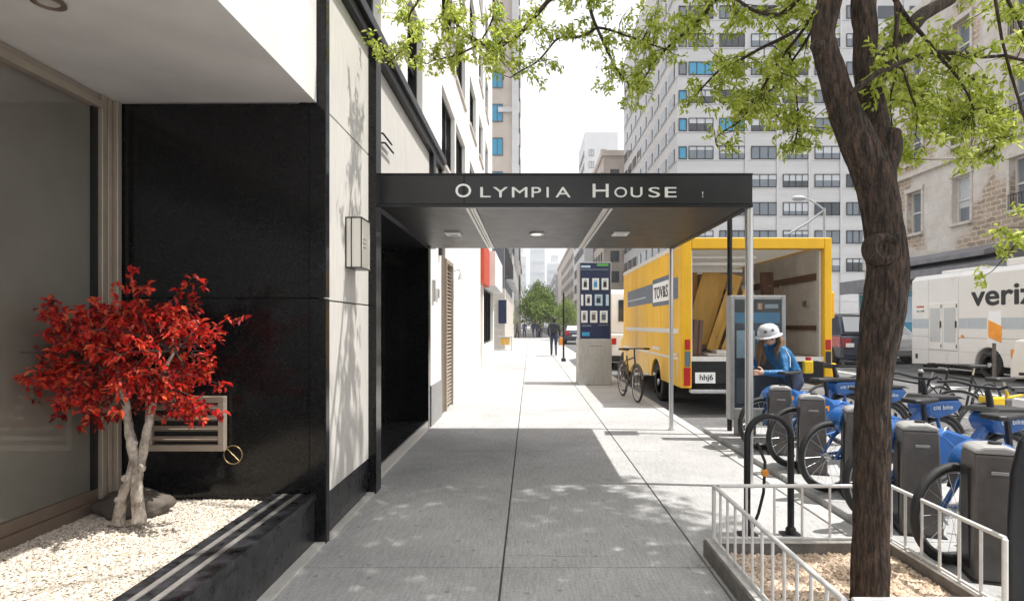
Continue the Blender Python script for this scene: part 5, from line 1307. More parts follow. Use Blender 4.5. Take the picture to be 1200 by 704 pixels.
# roof rail of the tower
rl = MB()
for k in range(9): rl.tube([(GX + .3, GY + 4 * k, GH), (GX + .3, GY + 4 * k, GH + 1.6)], .05, 5)
rl.tube([(GX + .3, GY, GH + 1.6), (GX + .3, 92, GH + 1.6)], .05, 5); rl.build('roof_railing', 'lamp_grey', gt)

# old stone building at the right
OX, O0, O1, OH = 18.0, 6.0, 31.4, 15.6
ob_ = thing('old_stone_building', 'weathered pale stone building with patched masonry and tall sash windows', 'building', (OX + 3, 19, 0))
wy_ = [30.0 - 2.9 * k for k in range(8)]; wz_ = [5.65, 8.95, 12.15]
wy_ = [24.2 + 2.95 * k for k in (2, 1, 0, -1, -2, -3, -4)]
opens = [(u - .5, u + .5, z, z + 1.95) for u in wy_[1:] for z in wz_] 
mb = MB(); wall_open(mb, 'X', OX, OX + .4, O0, O1, 4.3, OH, opens); mb.box(OX + .402, OX + 8, O0, O1, 0, OH); mb.box(OX + .1, OX + .4, O0, O1, 0, 4.298)
mb.build('stone_wall', 'old_stone', ob_)
for u in wy_[1:]:
    for z in wz_:
        wdw = window(ob_, 'X', OX + .3, -.1, u - .5, u + .5, z, z + 1.95, 1, 2, .07, ('alu', 'grey_glass'), 'window', 'pale_glass' if random.random() < .4 else None)
        MB().box(OX - .14, OX + .18, u - .62, u + .62, z - .12, z - .003).box(OX - .05, OX + .1, u - .62, u - .503, z, z + 1.95).box(OX - .05, OX + .1, u + .503, u + .62, z, z + 1.95).box(OX - .08, OX + .1, u - .66, u + .66, z + 1.953, z + 2.15).build('surround', 'trim_stone', wdw)
        if (z > 6 or u < 22):
            r_ = MB()
            for k in range(9): r_.box(OX - .10, OX - .08, u - .48 + .12 * k, u - .465 + .12 * k, z, z + .55)
            r_.box(OX - .11, OX - .07, u - .5, u + .5, z + .55, z + .58); r_.build('railing', 'black_paint', wdw)
MB().box(OX - .2, OX + .1, O0, O1, 8.3, 8.5).box(OX - .35, OX + .2, O0, O1, OH, OH + .35).build('cornice', 'trim_stone', ob_)
# dark shopfront awnings
aw = thing('shop_awning', 'long dark sloping shop awning along the foot of the old stone building', 'awning', (17.2, 20, 3.6))
MB().prism([(OX, 4.55), (OX, 4.25), (16.9, 4.0), (16.9, 4.18)], 'Y', 21.6, 28.6).build('upper_roof', 'awning_grey', aw)
MB().prism([(OX - .0, 4.15), (OX, 3.3), (16.3, 3.3), (16.3, 3.62)], 'Y', O0, 27.4).build('lower_roof', 'awning_dark', aw)
MB().box(16.26, 16.298, O0, 27.4, 3.32, 3.66).build('edge_band', 'awning_grey', aw)
sb = thing('shop_sign_board', 'dark grey shop sign board left of the trunk above a teal shop window', 'sign', (17.6, 30, 3))
MB().box(16.9, 17.98, 28.6, 31.6, 3.05, 3.62).build('board', 'awning_dark', sb); MB().box(16.86, 16.9, 28.6, 31.6, 3.0, 3.67).build('board_face', 'awning_grey', sb)
sfn = thing('storefront', 'shopfront with teal glass and pale posters under the dark awning', 'shop front', (17.9, 25, 0))
for k, y0 in enumerate((29.2, 26.6, 24.0, 21.2, 18.4, 15.6)):
    wdw = MB().box(17.93, 17.985, y0, y0 + 2.3, .55, 2.95).build('window', ['teal_glass', 'blue_glass', 'teal_glass', 'dark_glass', 'dark_glass', 'dark_glass'][k], sfn)
    MB().box(17.9, 17.95, y0 - .1, y0, 0, 3.1).box(17.9, 17.95, y0 + 2.3, y0 + 2.4, 0, 3.1).box(17.9, 17.95, y0, y0 + 2.3, .45, .55).box(17.9, 17.95, y0, y0 + 2.3, 2.95, 3.05).build('frame', 'lamp_grey', wdw)
    if k < 3: MB().box(17.915, 17.925, y0 + .4, y0 + 1.2, 1.5, 2.7).build('poster', 'pale_blue_paper', wdw)
rs = thing('red_wall_sign', 'small red and white sign bracketed on the stone building behind the trunk', 'sign', (17.7, 28.3, 5.0))
MB().box(17.3, 17.9, 28.3, 28.36, 4.9, 5.5).build('board', 'red_sign', rs); MB().box(17.3, 17.9, 28.29, 28.3, 5.5, 5.9).build('white_board', 'white_letter', rs); MB().box(17.9, 18.0, 28.32, 28.35, 5.3, 5.34).build('bracket', 'black_paint', rs)

# far right side of the avenue
def block(name, label, x0, x1, y0, y1, h, m, side='R', rows=6, step=3.4, wm='dark_glass', z0=5, cw=1.5, sp=3.4, front=True, parapet=True):
    t = thing(name, label, 'building', ((x0 + x1) / 2, (y0 + y1) / 2, 0))
    MB().box(x0, x1, y0, y1, 0, h).build('walls', m, t)
    if parapet: MB().box(x0 - .35, x1 + .35, y0 - .35, y1 + .35, h - .5, h + .4).build('cornice', m, t)
    pl_, sg_ = (x0, -1) if side == 'R' else (x1, 1)
    ny_ = max(1, min(10, int((y1 - y0 - 1) / sp)))
    for i in range(ny_):
        for j in range(rows):
            u = y0 + 1 + sp * (i + .4); z = z0 + step * j
            if z + 2 > h - .6: continue
            window(t, 'X', pl_ + sg_ * .01, sg_ * .1, u - cw / 2, u + cw / 2, z, z + 1.9, 2, 1, .08, ('dock', wm))
    if front:
        nx_ = max(1, min(6, int((x1 - x0 - .8) / sp)))
        for i in range(nx_):
            for j in range(rows):
                u = (x0 + 1.2 + sp * (i + .2)) if side == 'R' else (x1 - 1.2 - sp * (i + .2)); z = z0 + step * j
                if z + 2 > h - .6: continue
                window(t, 'Y', y0 - .01, -.1, u - cw / 2, u + cw / 2, z, z + 1.9, 2, 1, .08, ('dock', wm))
    MB().box(x0 - .05 if side == 'R' else x0, x1 if side == 'R' else x1 + .05, y0 - .05, y1, 0, 3.4).build('shop_floor', 'dark_clad' if random.random() < .3 else 'trim_stone', t)
    return t
block('stone_building', 'tan stone corner building with a cornice behind the grey tower', 12.3, 30, 97, 150, 30, 'beige2', rows=7)
block('glass_building', 'pale glassy stepped tower rising behind the tan stone building', 15.6, 25, 165, 185, 56, 'pale_far', rows=14, wm='pale_glass', parapet=False)
block('glass_annex', 'low dark glazed block at the foot of the pale glassy tower', 10.5, 12.2, 112, 140, 27.5, 'pale_far', rows=6, wm='grey_glass', parapet=False, front=False)
block('grey_terrace', 'long grey terrace receding along the far right of the avenue', 11.6, 24, 152, 240, 24, 'beige', rows=6, sp=6)
block('pale_terrace', 'pale terrace farthest down the right of the avenue', 10.5, 24, 242, 330, 22, 'tower', rows=5, sp=7)
block('brick_row_building', 'brownish building of few storeys between the kiosk and the truck', 15.6, 30, 95.2, 96.8, 16, 'beige', rows=3)
# left side of the avenue
bt_ = block('beige_tower', 'tall beige tower block behind the white apartment building', -16, -1.25, 62, 78, 62, 'beige', 'L', rows=15, step=3.6, wm='blue_glass', cw=1.2, sp=5.2)
MB().box(-1.9, -1.2, 61.6, 61.99, 0, 62).box(-3.4, -1.24, 61.7, 61.99, 24, 24.5).build('corner_pier', 'tower', bt_)
dk = block('grey_clad_building', 'dark grey clad building with balconies down the left side of the street', -9, -1.45, 32.5, 48, 9.2, 'dark_clad', 'L', rows=2, step=3, z0=4.2, cw=1.6, sp=2.6, parapet=False)
for k in range(4):
    MB().box(-1.4, -.95, 34 + 3.4 * k, 36.2 + 3.4 * k, 3.95, 4.05).box(-.98, -.95, 34 + 3.4 * k, 36.2 + 3.4 * k, 4.05, 4.9).build('balcony', 'lamp_grey', dk)
block('pale_left_block', 'pale block with dark windows beyond the grey clad building', -12, -1.7, 49, 61, 13, 'tower', 'L', rows=3, front=False, sp=2.6)
block('left_far_terrace', 'grey brick terrace far down the left side of the street', -20, -2.3, 80, 150, 15, 'beige', 'L', rows=3, front=False, sp=6)
block('left_farthest_terrace', 'pale terrace farthest down the left side of the street', -20, -3.6, 155, 330, 17, 'tower', 'L', rows=3, front=False, sp=14)
# corner shop with red sign
sh = thing('corner_shop', 'white corner shop with a red sign panel and dark windows', 'shop', (-1.7, 19.2, 0))
mb = MB(); wall_open(mb, 'X', -1.75, -1.40, 15.96, 22.6, 0, 3.2, [(17.6, 22.0, .75, 2.6), (16.3, 17.2, .01, 2.5)]); mb.box(-6, -1.752, 15.96, 22.6, 0, 3.69); mb.build('walls', 'white_wall', sh)
MB().box(-1.80, -1.08, 18.1, 22.7, 2.62, 3.69).build('fascia', 'white_wall', sh); MB().box(-1.8, -1.26, 15.97, 18.09, 2.55, 3.69).build('red_panel', 'red_sign', sh)
window(sh, 'X', -1.62, .12, 17.6, 22.0, .75, 2.6, 4, 1, .07)
MB().box(-1.7, -1.6, 16.3, 17.2, .01, 2.5).build('shop_door', 'truck_inside', sh)
MB().box(-1.395, -1.36, 16.0, 16.2, .5, .9).build('meter_box', 'lamp_grey', sh)
# things before the grey building
bn = thing('blue_banner', 'blue hanging banner on the corner of the grey clad building', 'banner', (-1.7, 32, 1.4))
MB().box(-1.75, -1.30, 32.2, 32.26, 1.45, 2.75).build('cloth', 'navy_panel', bn); MB().tube([(-1.8, 32.23, 2.78), (-1.1, 32.23, 2.78)], .025, 8).build('rod', 'steel', bn)
tb = thing('street_stall', 'small table with yellow goods under the blue banner', 'stall', (-1.4, 31.6, 0))
MB().box(-1.75, -.95, 31.2, 31.8, .70, .75).build('top', 'lamp_grey', tb); MB().box(-1.6, -1.1, 31.3, 31.7, .3, .68).build('goods', 'yellow_wood', tb)
for x in (-1.7, -1.0): MB().box(x - .02, x + .02, 31.25, 31.29, 0, .70).build('leg', 'lamp_grey', tb)
pp = thing('thin_post', 'thin dark street post left of the advert kiosk', 'post', (1.35, 24, 0))
MB().tube([(1.02 * 1.25, 26.0 - 4, 0), (1.02 * 1.25, 22.0, 2.6)], .035, 8).build('stem', 'black_paint', pp); MB().lathe([(.09, 0), (.09, .1), (.04, .14)], (1.275, 22, 0), (0, 0, 1), 12).build('base', 'black_paint', pp)
# far towers in the gap
for i, (x0, x1, y_, h, nm) in enumerate(((0, 16, 620, 92, 'pale stepped tower in the gap at the end of the avenue'), (17, 32, 560, 60, 'pale wide tower at the right of the gap at the avenue end'), (-12, -4, 600, 72, 'slim pale tower at the left of the gap at the avenue end'))):
    t = thing('distant_tower', nm, 'building', (x0, y_, 0)); MB().box(x0, x1, y_, y_ + 30, 0, h).build('walls', 'pale_far', t)
    MB().box(x0 + (x1 - x0) * .25, x0 + (x1 - x0) * .7, y_ + 4, y_ + 20, h, h * 1.14).build('roof_block', 'pale_far', t)
    for k in range(6): MB().box(x0 + 1, x1 - 1, y_ - .6, y_ - .05, h * .2 + k * h * .13, h * .2 + k * h * .13 + 3).build('window_strip', 'pale_band', t)
MB_far = block('avenue_end_block', 'low pale block closing the view at the end of the avenue', -40, 60, 640, 660, 26, 'pale_far', rows=0, front=False, parapet=False)

# street trees far down
def small_tree(name, label, base, H, R_, n, gx=0):
    t = thing(name, label, 'tree', base); b = Vector(base)
    tk = MB(); P, Q = dens([b, b + Vector((.05, 0, H * .3)), b + Vector((-.05, 0, H * .6)), b + Vector((0, 0, H * .9))], [H * .022, H * .018, H * .013, H * .005], 4); tk.tube(P, Q, 10)
    c = b + Vector((gx, 0, H * .62)); mb = MB()
    for k in range(18):
        d = rv(); e = c + Vector((d.x * R_, d.y * R_, d.z * H * .36)) * .8
        tk.tube([b + Vector((0, 0, H * random.uniform(.3, .55))), b.lerp(e, .5) + Vector((0, 0, H * .2)), e], [H * .008, H * .005, H * .002], 5, cap=False)
    tk.build('trunk', 'bark', t, smooth=60)
    for k in range(n):
        d = rv(); rr = random.random() ** .45 * (1 + .35 * noise.noise(d * 2.2 + Vector((H, 0, 0))))
        taper = 1 - .35 * max(0, d.z)
        p = c + Vector((d.x * R_ * taper, d.y * R_ * taper, d.z * H * .40)) * rr
        for _ in range(3): leaf(mb, p + rv() * R_ * .1, rv(), rv(), R_ * .10, R_ * .06)
    mb.build('crown', 'far_leaf', t, fix=False); return t
small_tree('far_street_tree', 'round green street tree in the middle of the sidewalk far down the street', (1.0, 62, 0), 5.6, 2.2, 2600)
small_tree('far_street_tree', 'small green tree at the far right kerb, left of the advert kiosk', (3.3, 52, 0), 3.6, 1.4, 1200)
small_tree('far_street_tree', 'small tree at the far left before the shop fronts', (-2.0, 52, 0), 3.0, .9, 600)
# distant parked car by the small tree
fc = car('parked_car', 'small dark parked car far down the street beside the small tree', 'car', 2.6, 1.7, 44, [(0, .5), (.01, .9), (.05, 1.0), (.68, .95), (.97, .8), (1.0, .55)], [(.1, 1.0), (.22, 1.45), (.58, 1.46), (.76, .95)], 'navy', 'red_light', 4.3)
# ------------------------------------------------------------------ people
def skin_figure(name, parent, V, E, mats, sub=2):
    """V: {key: (pos, radius)}; E: (key, key, material index); one continuous body"""
    keys = list(V); idx = {k: i for i, k in enumerate(keys)}
    me = bpy.data.meshes.new('figure'); me.from_pydata([tuple(V[k][0]) for k in keys], [(idx[a], idx[b]) for a, b, _ in E], [])
    ob = bpy.data.objects.new('figure_source', me); COL.objects.link(ob)
    ob.modifiers.new('Skin', 'SKIN')
    md = ob.modifiers.new('Sub', 'SUBSURF'); md.levels = sub; md.render_levels = sub
    if not me.skin_vertices:
        bpy.context.view_layer.objects.active = ob
    for i, k in enumerate(keys):
        r = V[k][1]; r = r if isinstance(r, tuple) else (r, r)
        me.skin_vertices[0].data[i].radius = r; me.skin_vertices[0].data[i].use_root = (k == 'pelvis')
    dg = bpy.context.evaluated_depsgraph_get(); dg.update()
    m2 = bpy.data.meshes.new_from_object(ob.evaluated_get(dg)); bpy.data.objects.remove(ob)
    m2.materials.clear()
    for mm in mats: m2.materials.append(M[mm])
    segs = [(Vector(V[a][0]), Vector(V[b][0]), m, (V[a][1] if not isinstance(V[a][1], tuple) else V[a][1][0])) for a, b, m in E]
    for p in m2.polygons:
        c = p.center; best, bm_ = 1e9, 0
        for a, b, m, r in segs:
            ab = b - a; t = max(0, min(1, (c - a).dot(ab) / max(1e-9, ab.length_squared))); dd = (c - (a + ab * t)).length - r * .8
            if dd < best: best, bm_ = dd, m
        p.material_index = bm_; p.use_smooth = True
    m2.name = name
    o = bpy.data.objects.new(name, m2); COL.objects.link(o); o.parent = parent; return o

def add_hand(V, E, side, wrist, direc, thumb, m=0, curl=.35):
    """palm, four unequal bent fingers, and a thumb leaving the side of the palm"""
    d = Vector(direc).normalized(); th = Vector(thumb); th = (th - d * th.dot(d)).normalized(); n = d.cross(th)
    if side == 'r': n = -n
    w = Vector(wrist); pal = w + d * .05; V['palm' + side] = (pal, (.026, .030)); E.append(('wrist' + side, 'palm' + side, m))
    for i, (off, ln) in enumerate(((.024, .070), (.008, .078), (-.009, .072), (-.025, .056))):
        k = 'f%d%s' % (i, side); b0 = pal + d * .038 + th * off
        p1 = b0 + (d * (1 - curl * .5) + n * curl * .6) * ln * .5; p2 = p1 + (d * (1 - curl * 1.3) + n * curl * 1.5).normalized() * ln * .5
        V[k + 'a'] = (b0, .0095); V[k + 'b'] = (p1, .0088); V[k + 'c'] = (p2, .0075)
        E += [('palm' + side, k + 'a', m), (k + 'a', k + 'b', m), (k + 'b', k + 'c', m)]
    k = 't' + side; b0 = w + d * .03 + th * .034; p1 = b0 + (d * .6 + th * .6).normalized() * .034; p2 = p1 + (d + th * .15 + n * .3).normalized() * .028
    V[k + 'a'] = (b0, .0105); V[k + 'b'] = (p1, .0095); V[k + 'c'] = (p2, .008)
    E += [('palm' + side, k + 'a', m), (k + 'a', k + 'b', m), (k + 'b', k + 'c', m)]

def person(label, J, face, mats, hair='dark_hair', hairlen=.0, group=None, base=None, hands=True, s=1.0, thumbs=((0, 1, 0), (0, -1, 0)), helmet=False, hand_dirs=None):
    """J: joint positions (m). mats: skin, top, trousers, shoes"""
    t = thing('person', label, 'person', base, group)
    f = Vector(face).normalized(); hd = Vector(J['head']); nk = Vector(J['neck']); up = (hd - nk).normalized()
    f = (f - up * f.dot(up) * .6).normalized()
    V, E = {}, []
    def v(k, p, r): V[k] = (Vector(p), r)
    v('pelvis', J['pelvis'], .135 * s); v('waist', J['waist'], .118 * s); v('chest', J['chest'], .138 * s); v('neck', nk, .056 * s)
    v('jaw', nk.lerp(hd, .55) + f * .018, .066 * s); v('head', hd + up * .01, (.082 * s)); v('crown', hd + up * .075 * s - f * .012, .068 * s); v('nose', hd + f * .098 * s - up * .012, .013 * s)
    E += [('pelvis', 'waist', 1), ('waist', 'chest', 1), ('chest', 'neck', 1), ('neck', 'jaw', 0), ('jaw', 'head', 0), ('head', 'crown', 0), ('head', 'nose', 0)]
    for sd in 'lr':
        v('sh' + sd, J['sh' + sd], .066 * s); v('el' + sd, J['el' + sd], .047 * s); v('wrist' + sd, J['wr' + sd], .030 * s)
        fa = Vector(J['el' + sd]).lerp(Vector(J['wr' + sd]), .35); v('fa' + sd, fa, .046 * s)
        E += [('chest', 'sh' + sd, 1), ('sh' + sd, 'el' + sd, 1), ('el' + sd, 'fa' + sd, 1), ('fa' + sd, 'wrist' + sd, 1)]
        v('hip' + sd, J['hip' + sd], .098 * s); v('kn' + sd, J['kn' + sd], .062 * s); v('an' + sd, J['an' + sd], .044 * s)
        ca = Vector(J['kn' + sd]).lerp(Vector(J['an' + sd]), .3); v('ca' + sd, ca, .062 * s)
        ft = Vector(J['an' + sd]); td = Vector(J['toe' + sd]) - ft
        v('heel' + sd, ft + Vector((0, 0, -.05)) - td * .12, .038 * s); v('ball' + sd, ft + td * .68, .037 * s); v('toe' + sd, ft + td, .026 * s)
        E += [('pelvis', 'hip' + sd, 2), ('hip' + sd, 'kn' + sd, 2), ('kn' + sd, 'ca' + sd, 2), ('ca' + sd, 'an' + sd, 2), ('an' + sd, 'heel' + sd, 3), ('an' + sd, 'ball' + sd, 3), ('ball' + sd, 'toe' + sd, 3)]
        if hands:
            dr = Vector(J['wr' + sd]) - Vector(J['el' + sd])
            if hand_dirs: dr = Vector(hand_dirs[0 if sd == 'l' else 1])
            add_hand(V, E, sd, J['wr' + sd], dr, thumbs[0 if sd == 'l' else 1])
        else:
            v('palm' + sd, Vector(J['wr' + sd]) + (Vector(J['wr' + sd]) - Vector(J['el' + sd])).normalized() * .07, .03); E.append(('wrist' + sd, 'palm' + sd, 0))
    o = OFF[t.name]
    V = {k: (p - o, r) for k, (p, r) in V.items()}
    skin_figure('body', t, V, E, mats, 2)
    side = f.cross(up).normalized()
    ey = MB()
    for sgn in (-1, 1): ey.lathe([(.004, -.004), (.012, 0), (.004, .005)], hd + f * .080 * s + side * sgn * .030 * s + up * .012, f, 10)
    ey.build('eyes', 'dark_hair', t, smooth=60)
    er = MB()
    for sgn in (-1, 1): er.lathe([(.008, -.004), (.024, .0), (.018, .01), (.004, .012)], hd + side * sgn * .082 * s - f * .008, side * sgn + up * .1, 10)
    er.build('ears', mats[0], t, smooth=60)
    MB().tube([hd + f * .082 * s - up * .048 + side * .02, hd + f * .086 * s - up * .05, hd + f * .082 * s - up * .048 - side * .02], .005, 6).build('mouth', 'red_sign', t, smooth=60)
    # hair cap: an offset shell over the back and top of the head
    bm = bmesh.new(); bmesh.ops.create_uvsphere(bm, u_segments=28, v_segments=20, radius=1)
    rot = Matrix((side, f, up)).transposed()
    dead = []
    for q in bm.verts:
        c = q.co.copy()
        if c.y > .25 and c.z < .55: dead.append(q); continue
        if c.z < -.55 and not hairlen: dead.append(q); continue
        k = 1 + .05 * noise.noise(c * 4)
        q.co = Vector((c.x * .094 * s * k, c.y * .106 * s * k, c.z * .115 * s * k))
    bmesh.ops.delete(bm, geom=dead, context='VERTS')
    bmesh.ops.solidify(bm, geom=bm.faces[:], thickness=.008)
    me = bpy.data.meshes.new('hair'); 
    for q in bm.verts: q.co = hd + up * .028 - f * .008 + rot @ q.co - o
    bm.to_mesh(me); bm.free(); me.materials.append(M[hair]); me.polygons.foreach_set('use_smooth', [True] * len(me.polygons))
    ho = bpy.data.objects.new('hair', me); COL.objects.link(ho); ho.parent = t
    return t, f, up, side, hd

# woman bending at the docks
wj = dict(pelvis=(3.05, 6.72, .80), waist=(2.96, 6.69, .93), chest=(2.86, 6.65, 1.06), neck=(2.775, 6.61, 1.165), head=(2.715, 6.56, 1.25),
          shl=(2.82, 6.48, 1.10), ell=(2.80, 6.37, .86), wrl=(2.58, 6.36, .87), shr=(2.78, 6.80, 1.10), elr=(2.62, 6.86, .90), wrr=(2.50, 6.62, .885),
          hipl=(3.05, 6.62, .76), knl=(2.83, 6.56, .46), anl=(3.02, 6.56, .14), toel=(2.84, 6.54, .075), hipr=(3.06, 6.82, .76), knr=(2.86, 6.84, .46), anr=(3.12, 6.84, .14), toer=(2.94, 6.84, .075))
wt, f, up, side, hd = person('woman in a blue jacket and silver helmet bending over the docks', wj, (-.52, -.84, -.10), ('skin', 'jacket_blue', 'jeans', 'charcoal'), 'hair', .3, base=(3.0, 6.7, .056), thumbs=((0, .3, 1), (0, -.3, 1)))
hm = MB(); o = OFF[wt.name]
hu = (up * .55 + Vector((0, 0, .6)) - f * .12).normalized()
hm.lathe([(.114, -.02), (.118, .0), (.116, .028), (.100, .068), (.068, .096), (.03, .106), (.0, .108)], hd + up * .062 - f * .016, hu, 28)
hm.lathe([(.114, -.024), (.148, -.030), (.150, -.024), (.114, -.010)], hd + up * .062 - f * .002, hu, 28)
h = hm.build('helmet', 'helmet', wt, smooth=50)
MB().lathe([(.012, 0), (.018, .008), (.0, .012)], hd + up * .13 + f * .075, f * .8 + up * .6, 12).lathe([(.012, 0), (.018, .008), (.0, .012)], hd + up * .12 - side * .07 + f * .055, f * .7 - side * .5 + up * .5, 12).build('vent', 'slate', h)
hb = MB()
for k in range(110):
    a = random.choice((-1, 1)) * random.uniform(.72, 1.05); s0 = hd + side * (.085 * a) - f * random.uniform(.0, .09)
    sgn = 1 if a > 0 else -1
    e = s0 + Vector((-.01 + .05 * random.uniform(-1, 1), -.02 + random.uniform(-.02, .02), -random.uniform(.20, .30))) + f * random.uniform(.02, .07) + side * sgn * .03
    hb.tube([s0, s0.lerp(e, .35) + side * sgn * .035 + rv() * .012, s0.lerp(e, .7) + rv() * .02, e], [.010, .012, .009, .002], 6)
hb.build('long_hair', 'hair', wt, smooth=60)
MB().tube([(2.80, 6.50, 1.165), (2.755, 6.56, 1.12), (2.735, 6.64, 1.11), (2.76, 6.72, 1.15)], .022, 8).build('collar', 'jacket_blue', wt, smooth=60)
MB().tube([(2.835, 6.44, 1.13), (2.87, 6.405, 1.03), (2.86, 6.38, .93)], .008, 6).build('sleeve_piping', 'pale_band', wt, smooth=60)
gp = thing('yellow_pouch', 'small yellow pouch hanging above the blue bicycle beside the woman', 'pouch', (3.06, 6.4, .95))
MB().box(3.02, 3.12, 6.38, 6.44, .86, 1.0).build('pouch', 'yellow_bright', gp, bevel=.012); MB().box(3.05, 3.10, 6.39, 6.43, 1.003, 1.04).build('flap', 'red_light', gp, bevel=.006)

# man walking away with backpack and orange bag
mx, my = 1.06, 25.7
mj = dict(pelvis=(mx, my, .93), waist=(mx, my + .02, 1.08), chest=(mx, my + .03, 1.30), neck=(mx + .01, my + .04, 1.48), head=(mx + .02, my + .06, 1.60),
          shl=(mx - .19, my + .02, 1.40), ell=(mx - .25, my - .08, 1.13), wrl=(mx - .22, my - .14, .90), shr=(mx + .19, my + .02, 1.40), elr=(mx + .25, my + .0, 1.13), wrr=(mx + .27, my + .06, .89),
          hipl=(mx - .09, my, .88), knl=(mx - .10, my + .16, .50), anl=(mx - .10, my + .04, .10), toel=(mx - .11, my + .22, .035), hipr=(mx + .09, my, .88), knr=(mx + .09, my + .02, .48), anr=(mx + .09, my - .22, .13), toer=(mx + .09, my - .08, .035))
person('man in dark jacket walking away carrying an orange bag and black backpack', mj, (0, 1, 0), ('skin', 'charcoal', 'navy_cloth', 'black_plastic'), base=(mx, my, 0))
bk = thing('backpack', 'black backpack on the back of the man walking away', 'backpack', (mx, my - .2, 1.05))
MB().prism([(mx - .16, 1.0), (mx - .17, 1.3), (mx - .12, 1.45), (mx + .12, 1.45), (mx + .17, 1.3), (mx + .16, 1.0)], 'Y', my - .26, my - .10).build('pack_body', 'charcoal', bk, bevel=.04, seg=3)
MB().prism([(mx - .12, 1.03), (mx - .12, 1.2), (mx + .12, 1.2), (mx + .12, 1.03)], 'Y', my - .30, my - .262).build('pocket', 'black_plastic', bk, bevel=.015)
og = thing('shopping_bag', 'orange bag hanging from the right hand of the walking man', 'bag', (mx + .30, my + .06, .45))
MB().prism([(mx + .20, .48), (mx + .44, .48), (mx + .40, .76), (mx + .33, .82), (mx + .25, .80)], 'Y', my + .0, my + .14).build('bag_body', 'orange_bag', og, bevel=.03, seg=2)
MB().tube([(mx + .25, my + .07, .79), (mx + .28, my + .07, .86), (mx + .34, my + .07, .80)], .008, 6).build('handles', 'orange_bag', og)
# people far down the street
def standing(x, y, fx, fy, st):
    r = Vector((fy, -fx, 0)); f_ = Vector((fx, fy, 0)); b = Vector((x, y, 0))
    def p(a, d, z): return tuple(b + r * a + f_ * d + Vector((0, 0, z)))
    return dict(pelvis=p(0, 0, .93), waist=p(0, .01, 1.08), chest=p(0, .02, 1.29), neck=p(0, .03, 1.47), head=p(0, .06, 1.59), shl=p(-.18, 0, 1.39), ell=p(-.24, -.04, 1.12), wrl=p(-.23, .1, .9), shr=p(.18, 0, 1.39), elr=p(.24, -.03, 1.12), wrr=p(.22, .12, .92),
                hipl=p(-.09, 0, .88), knl=p(-.10, .5 * st, .48), anl=p(-.1, .35 * st, .10), toel=p(-.11, .35 * st + .17, .035), hipr=p(.09, 0, .88), knr=p(.09, -.1 * st, .48), anr=p(.09, -.7 * st, .11), toer=p(.1, -.7 * st + .16, .035))
far = [(614.5, 393, (.2, -1), 'far pedestrian in dark blue clothes, leftmost of the distant group', 'jeans', 'navy_cloth'), (625, 393, (-.6, -.8), 'far pedestrian in mid blue coat in the middle of the distant group', 'navy_cloth', 'jeans'),
       (634, 392, (.1, 1), 'far pedestrian in olive brown coat nearest the walking man', 'olive_cloth', 'charcoal'), (606, 392, (1, -.2), 'far pedestrian in black close to the shop fronts', 'charcoal', 'charcoal'), (629.5, 391.5, (-.2, -1), 'far pedestrian in charcoal clothes standing partly behind the others', 'charcoal', 'navy_cloth')]
for (px_, py_, fc_, lab, top, tro) in far:
    Y = F * EYE / (py_ - CY - 14 + 14); 
    x = (px_ - CX) * Y / F
    Y = min(Y, 60); x = (px_ - CX) * Y / F
    v_ = Vector(fc_).normalized()
    person(lab, standing(x, Y, v_.x, v_.y, .3), (v_.x, v_.y, 0), ('skin', top, tro, 'black_plastic'), base=(x, Y, 0), group='pedestrians far down the street')

# ------------------------------------------------------------------ air
hzm = bpy.data.materials.new('thin haze'); hzm.use_nodes = True; n_ = hzm.node_tree
n_.nodes.remove(n_.nodes['Principled BSDF']); pv = n_.nodes.new('ShaderNodeVolumePrincipled')
pv.inputs['Color'].default_value = (.95, .96, .97, 1); pv.inputs['Density'].default_value = .0008; pv.inputs['Anisotropy'].default_value = .25
n_.links.new(pv.outputs[0], n_.nodes['Material Output'].inputs['Volume'])
hz = tag(MB().box(-45, 90, -70, 700, -1.4, 112).build('haze', hzm), kind='stuff')
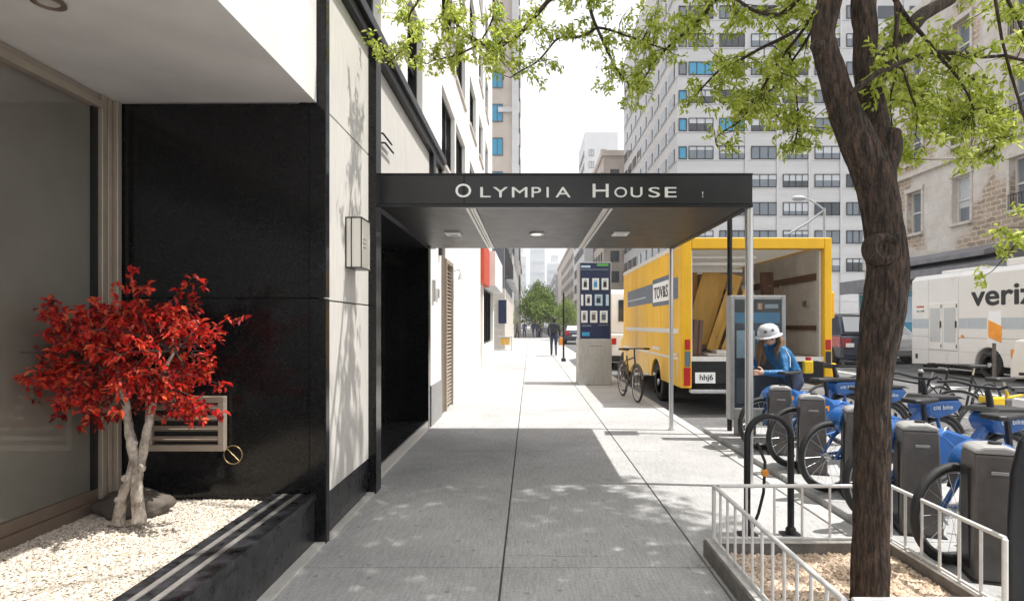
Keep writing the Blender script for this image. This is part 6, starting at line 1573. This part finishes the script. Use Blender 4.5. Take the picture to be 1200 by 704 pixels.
# ------------------------------------------------------------------ light and camera
d = Vector((-.45, .045, -1.0)).normalized()
sun = bpy.data.lights.new('sun', 'SUN'); sun.energy = 4.3; sun.angle = R(.53); sun.color = (1, .965, .91)
so = bpy.data.objects.new('sun', sun); COL.objects.link(so); so.rotation_euler = d.to_track_quat('-Z', 'Y').to_euler(); so.location = (8, -2, 20)
w = bpy.data.worlds.new('World'); scn.world = w; w.use_nodes = True
nt = w.node_tree; bg = nt.nodes['Background']
sk = nt.nodes.new('ShaderNodeTexSky'); sk.sky_type = 'NISHITA'; sk.sun_disc = False
sk.sun_elevation = math.asin(-d.z); sk.sun_rotation = math.atan2(-d.x, -d.y); sk.dust_density = 4.0; sk.air_density = 1.0; sk.ozone_density = .6
mxh = nt.nodes.new('ShaderNodeMix'); mxh.data_type = 'RGBA'; mxh.inputs[7].default_value = (5.8, 5.8, 5.9, 1)   # thin bright cloud veil
tcw = nt.nodes.new('ShaderNodeTexCoord'); nzw = nt.nodes.new('ShaderNodeTexNoise'); nzw.inputs['Scale'].default_value = 2.2; nzw.inputs['Detail'].default_value = 6
mrw = nt.nodes.new('ShaderNodeMapRange'); mrw.inputs['From Min'].default_value = .3; mrw.inputs['From Max'].default_value = .7; mrw.inputs['To Min'].default_value = .68; mrw.inputs['To Max'].default_value = .92
nt.links.new(tcw.outputs['Generated'], nzw.inputs['Vector']); nt.links.new(nzw.outputs['Fac'], mrw.inputs['Value']); nt.links.new(mrw.outputs['Result'], mxh.inputs[0])
nt.links.new(sk.outputs['Color'], mxh.inputs[6]); nt.links.new(mxh.outputs[2], bg.inputs['Color']); bg.inputs['Strength'].default_value = .15
scn.view_settings.view_transform = 'Standard'; scn.view_settings.look = 'None'; scn.view_settings.gamma = 1; scn.view_settings.use_curve_mapping = False
scn.view_settings.exposure = .72
cam = bpy.data.cameras.new('camera'); co = bpy.data.objects.new('camera', cam); COL.objects.link(co)
co.location = (0, 0, EYE); co.rotation_euler = (R(90), 0, 0)
cam.sensor_width = 36; cam.lens = F / 1200 * 36; cam.shift_x = -(CX - 600) / 1200; cam.shift_y = (CY - 352) / 1200
cam.clip_start = .05; cam.clip_end = 4000
scn.camera = co
scn.cycles.max_bounces = 8; scn.cycles.transparent_max_bounces = 12
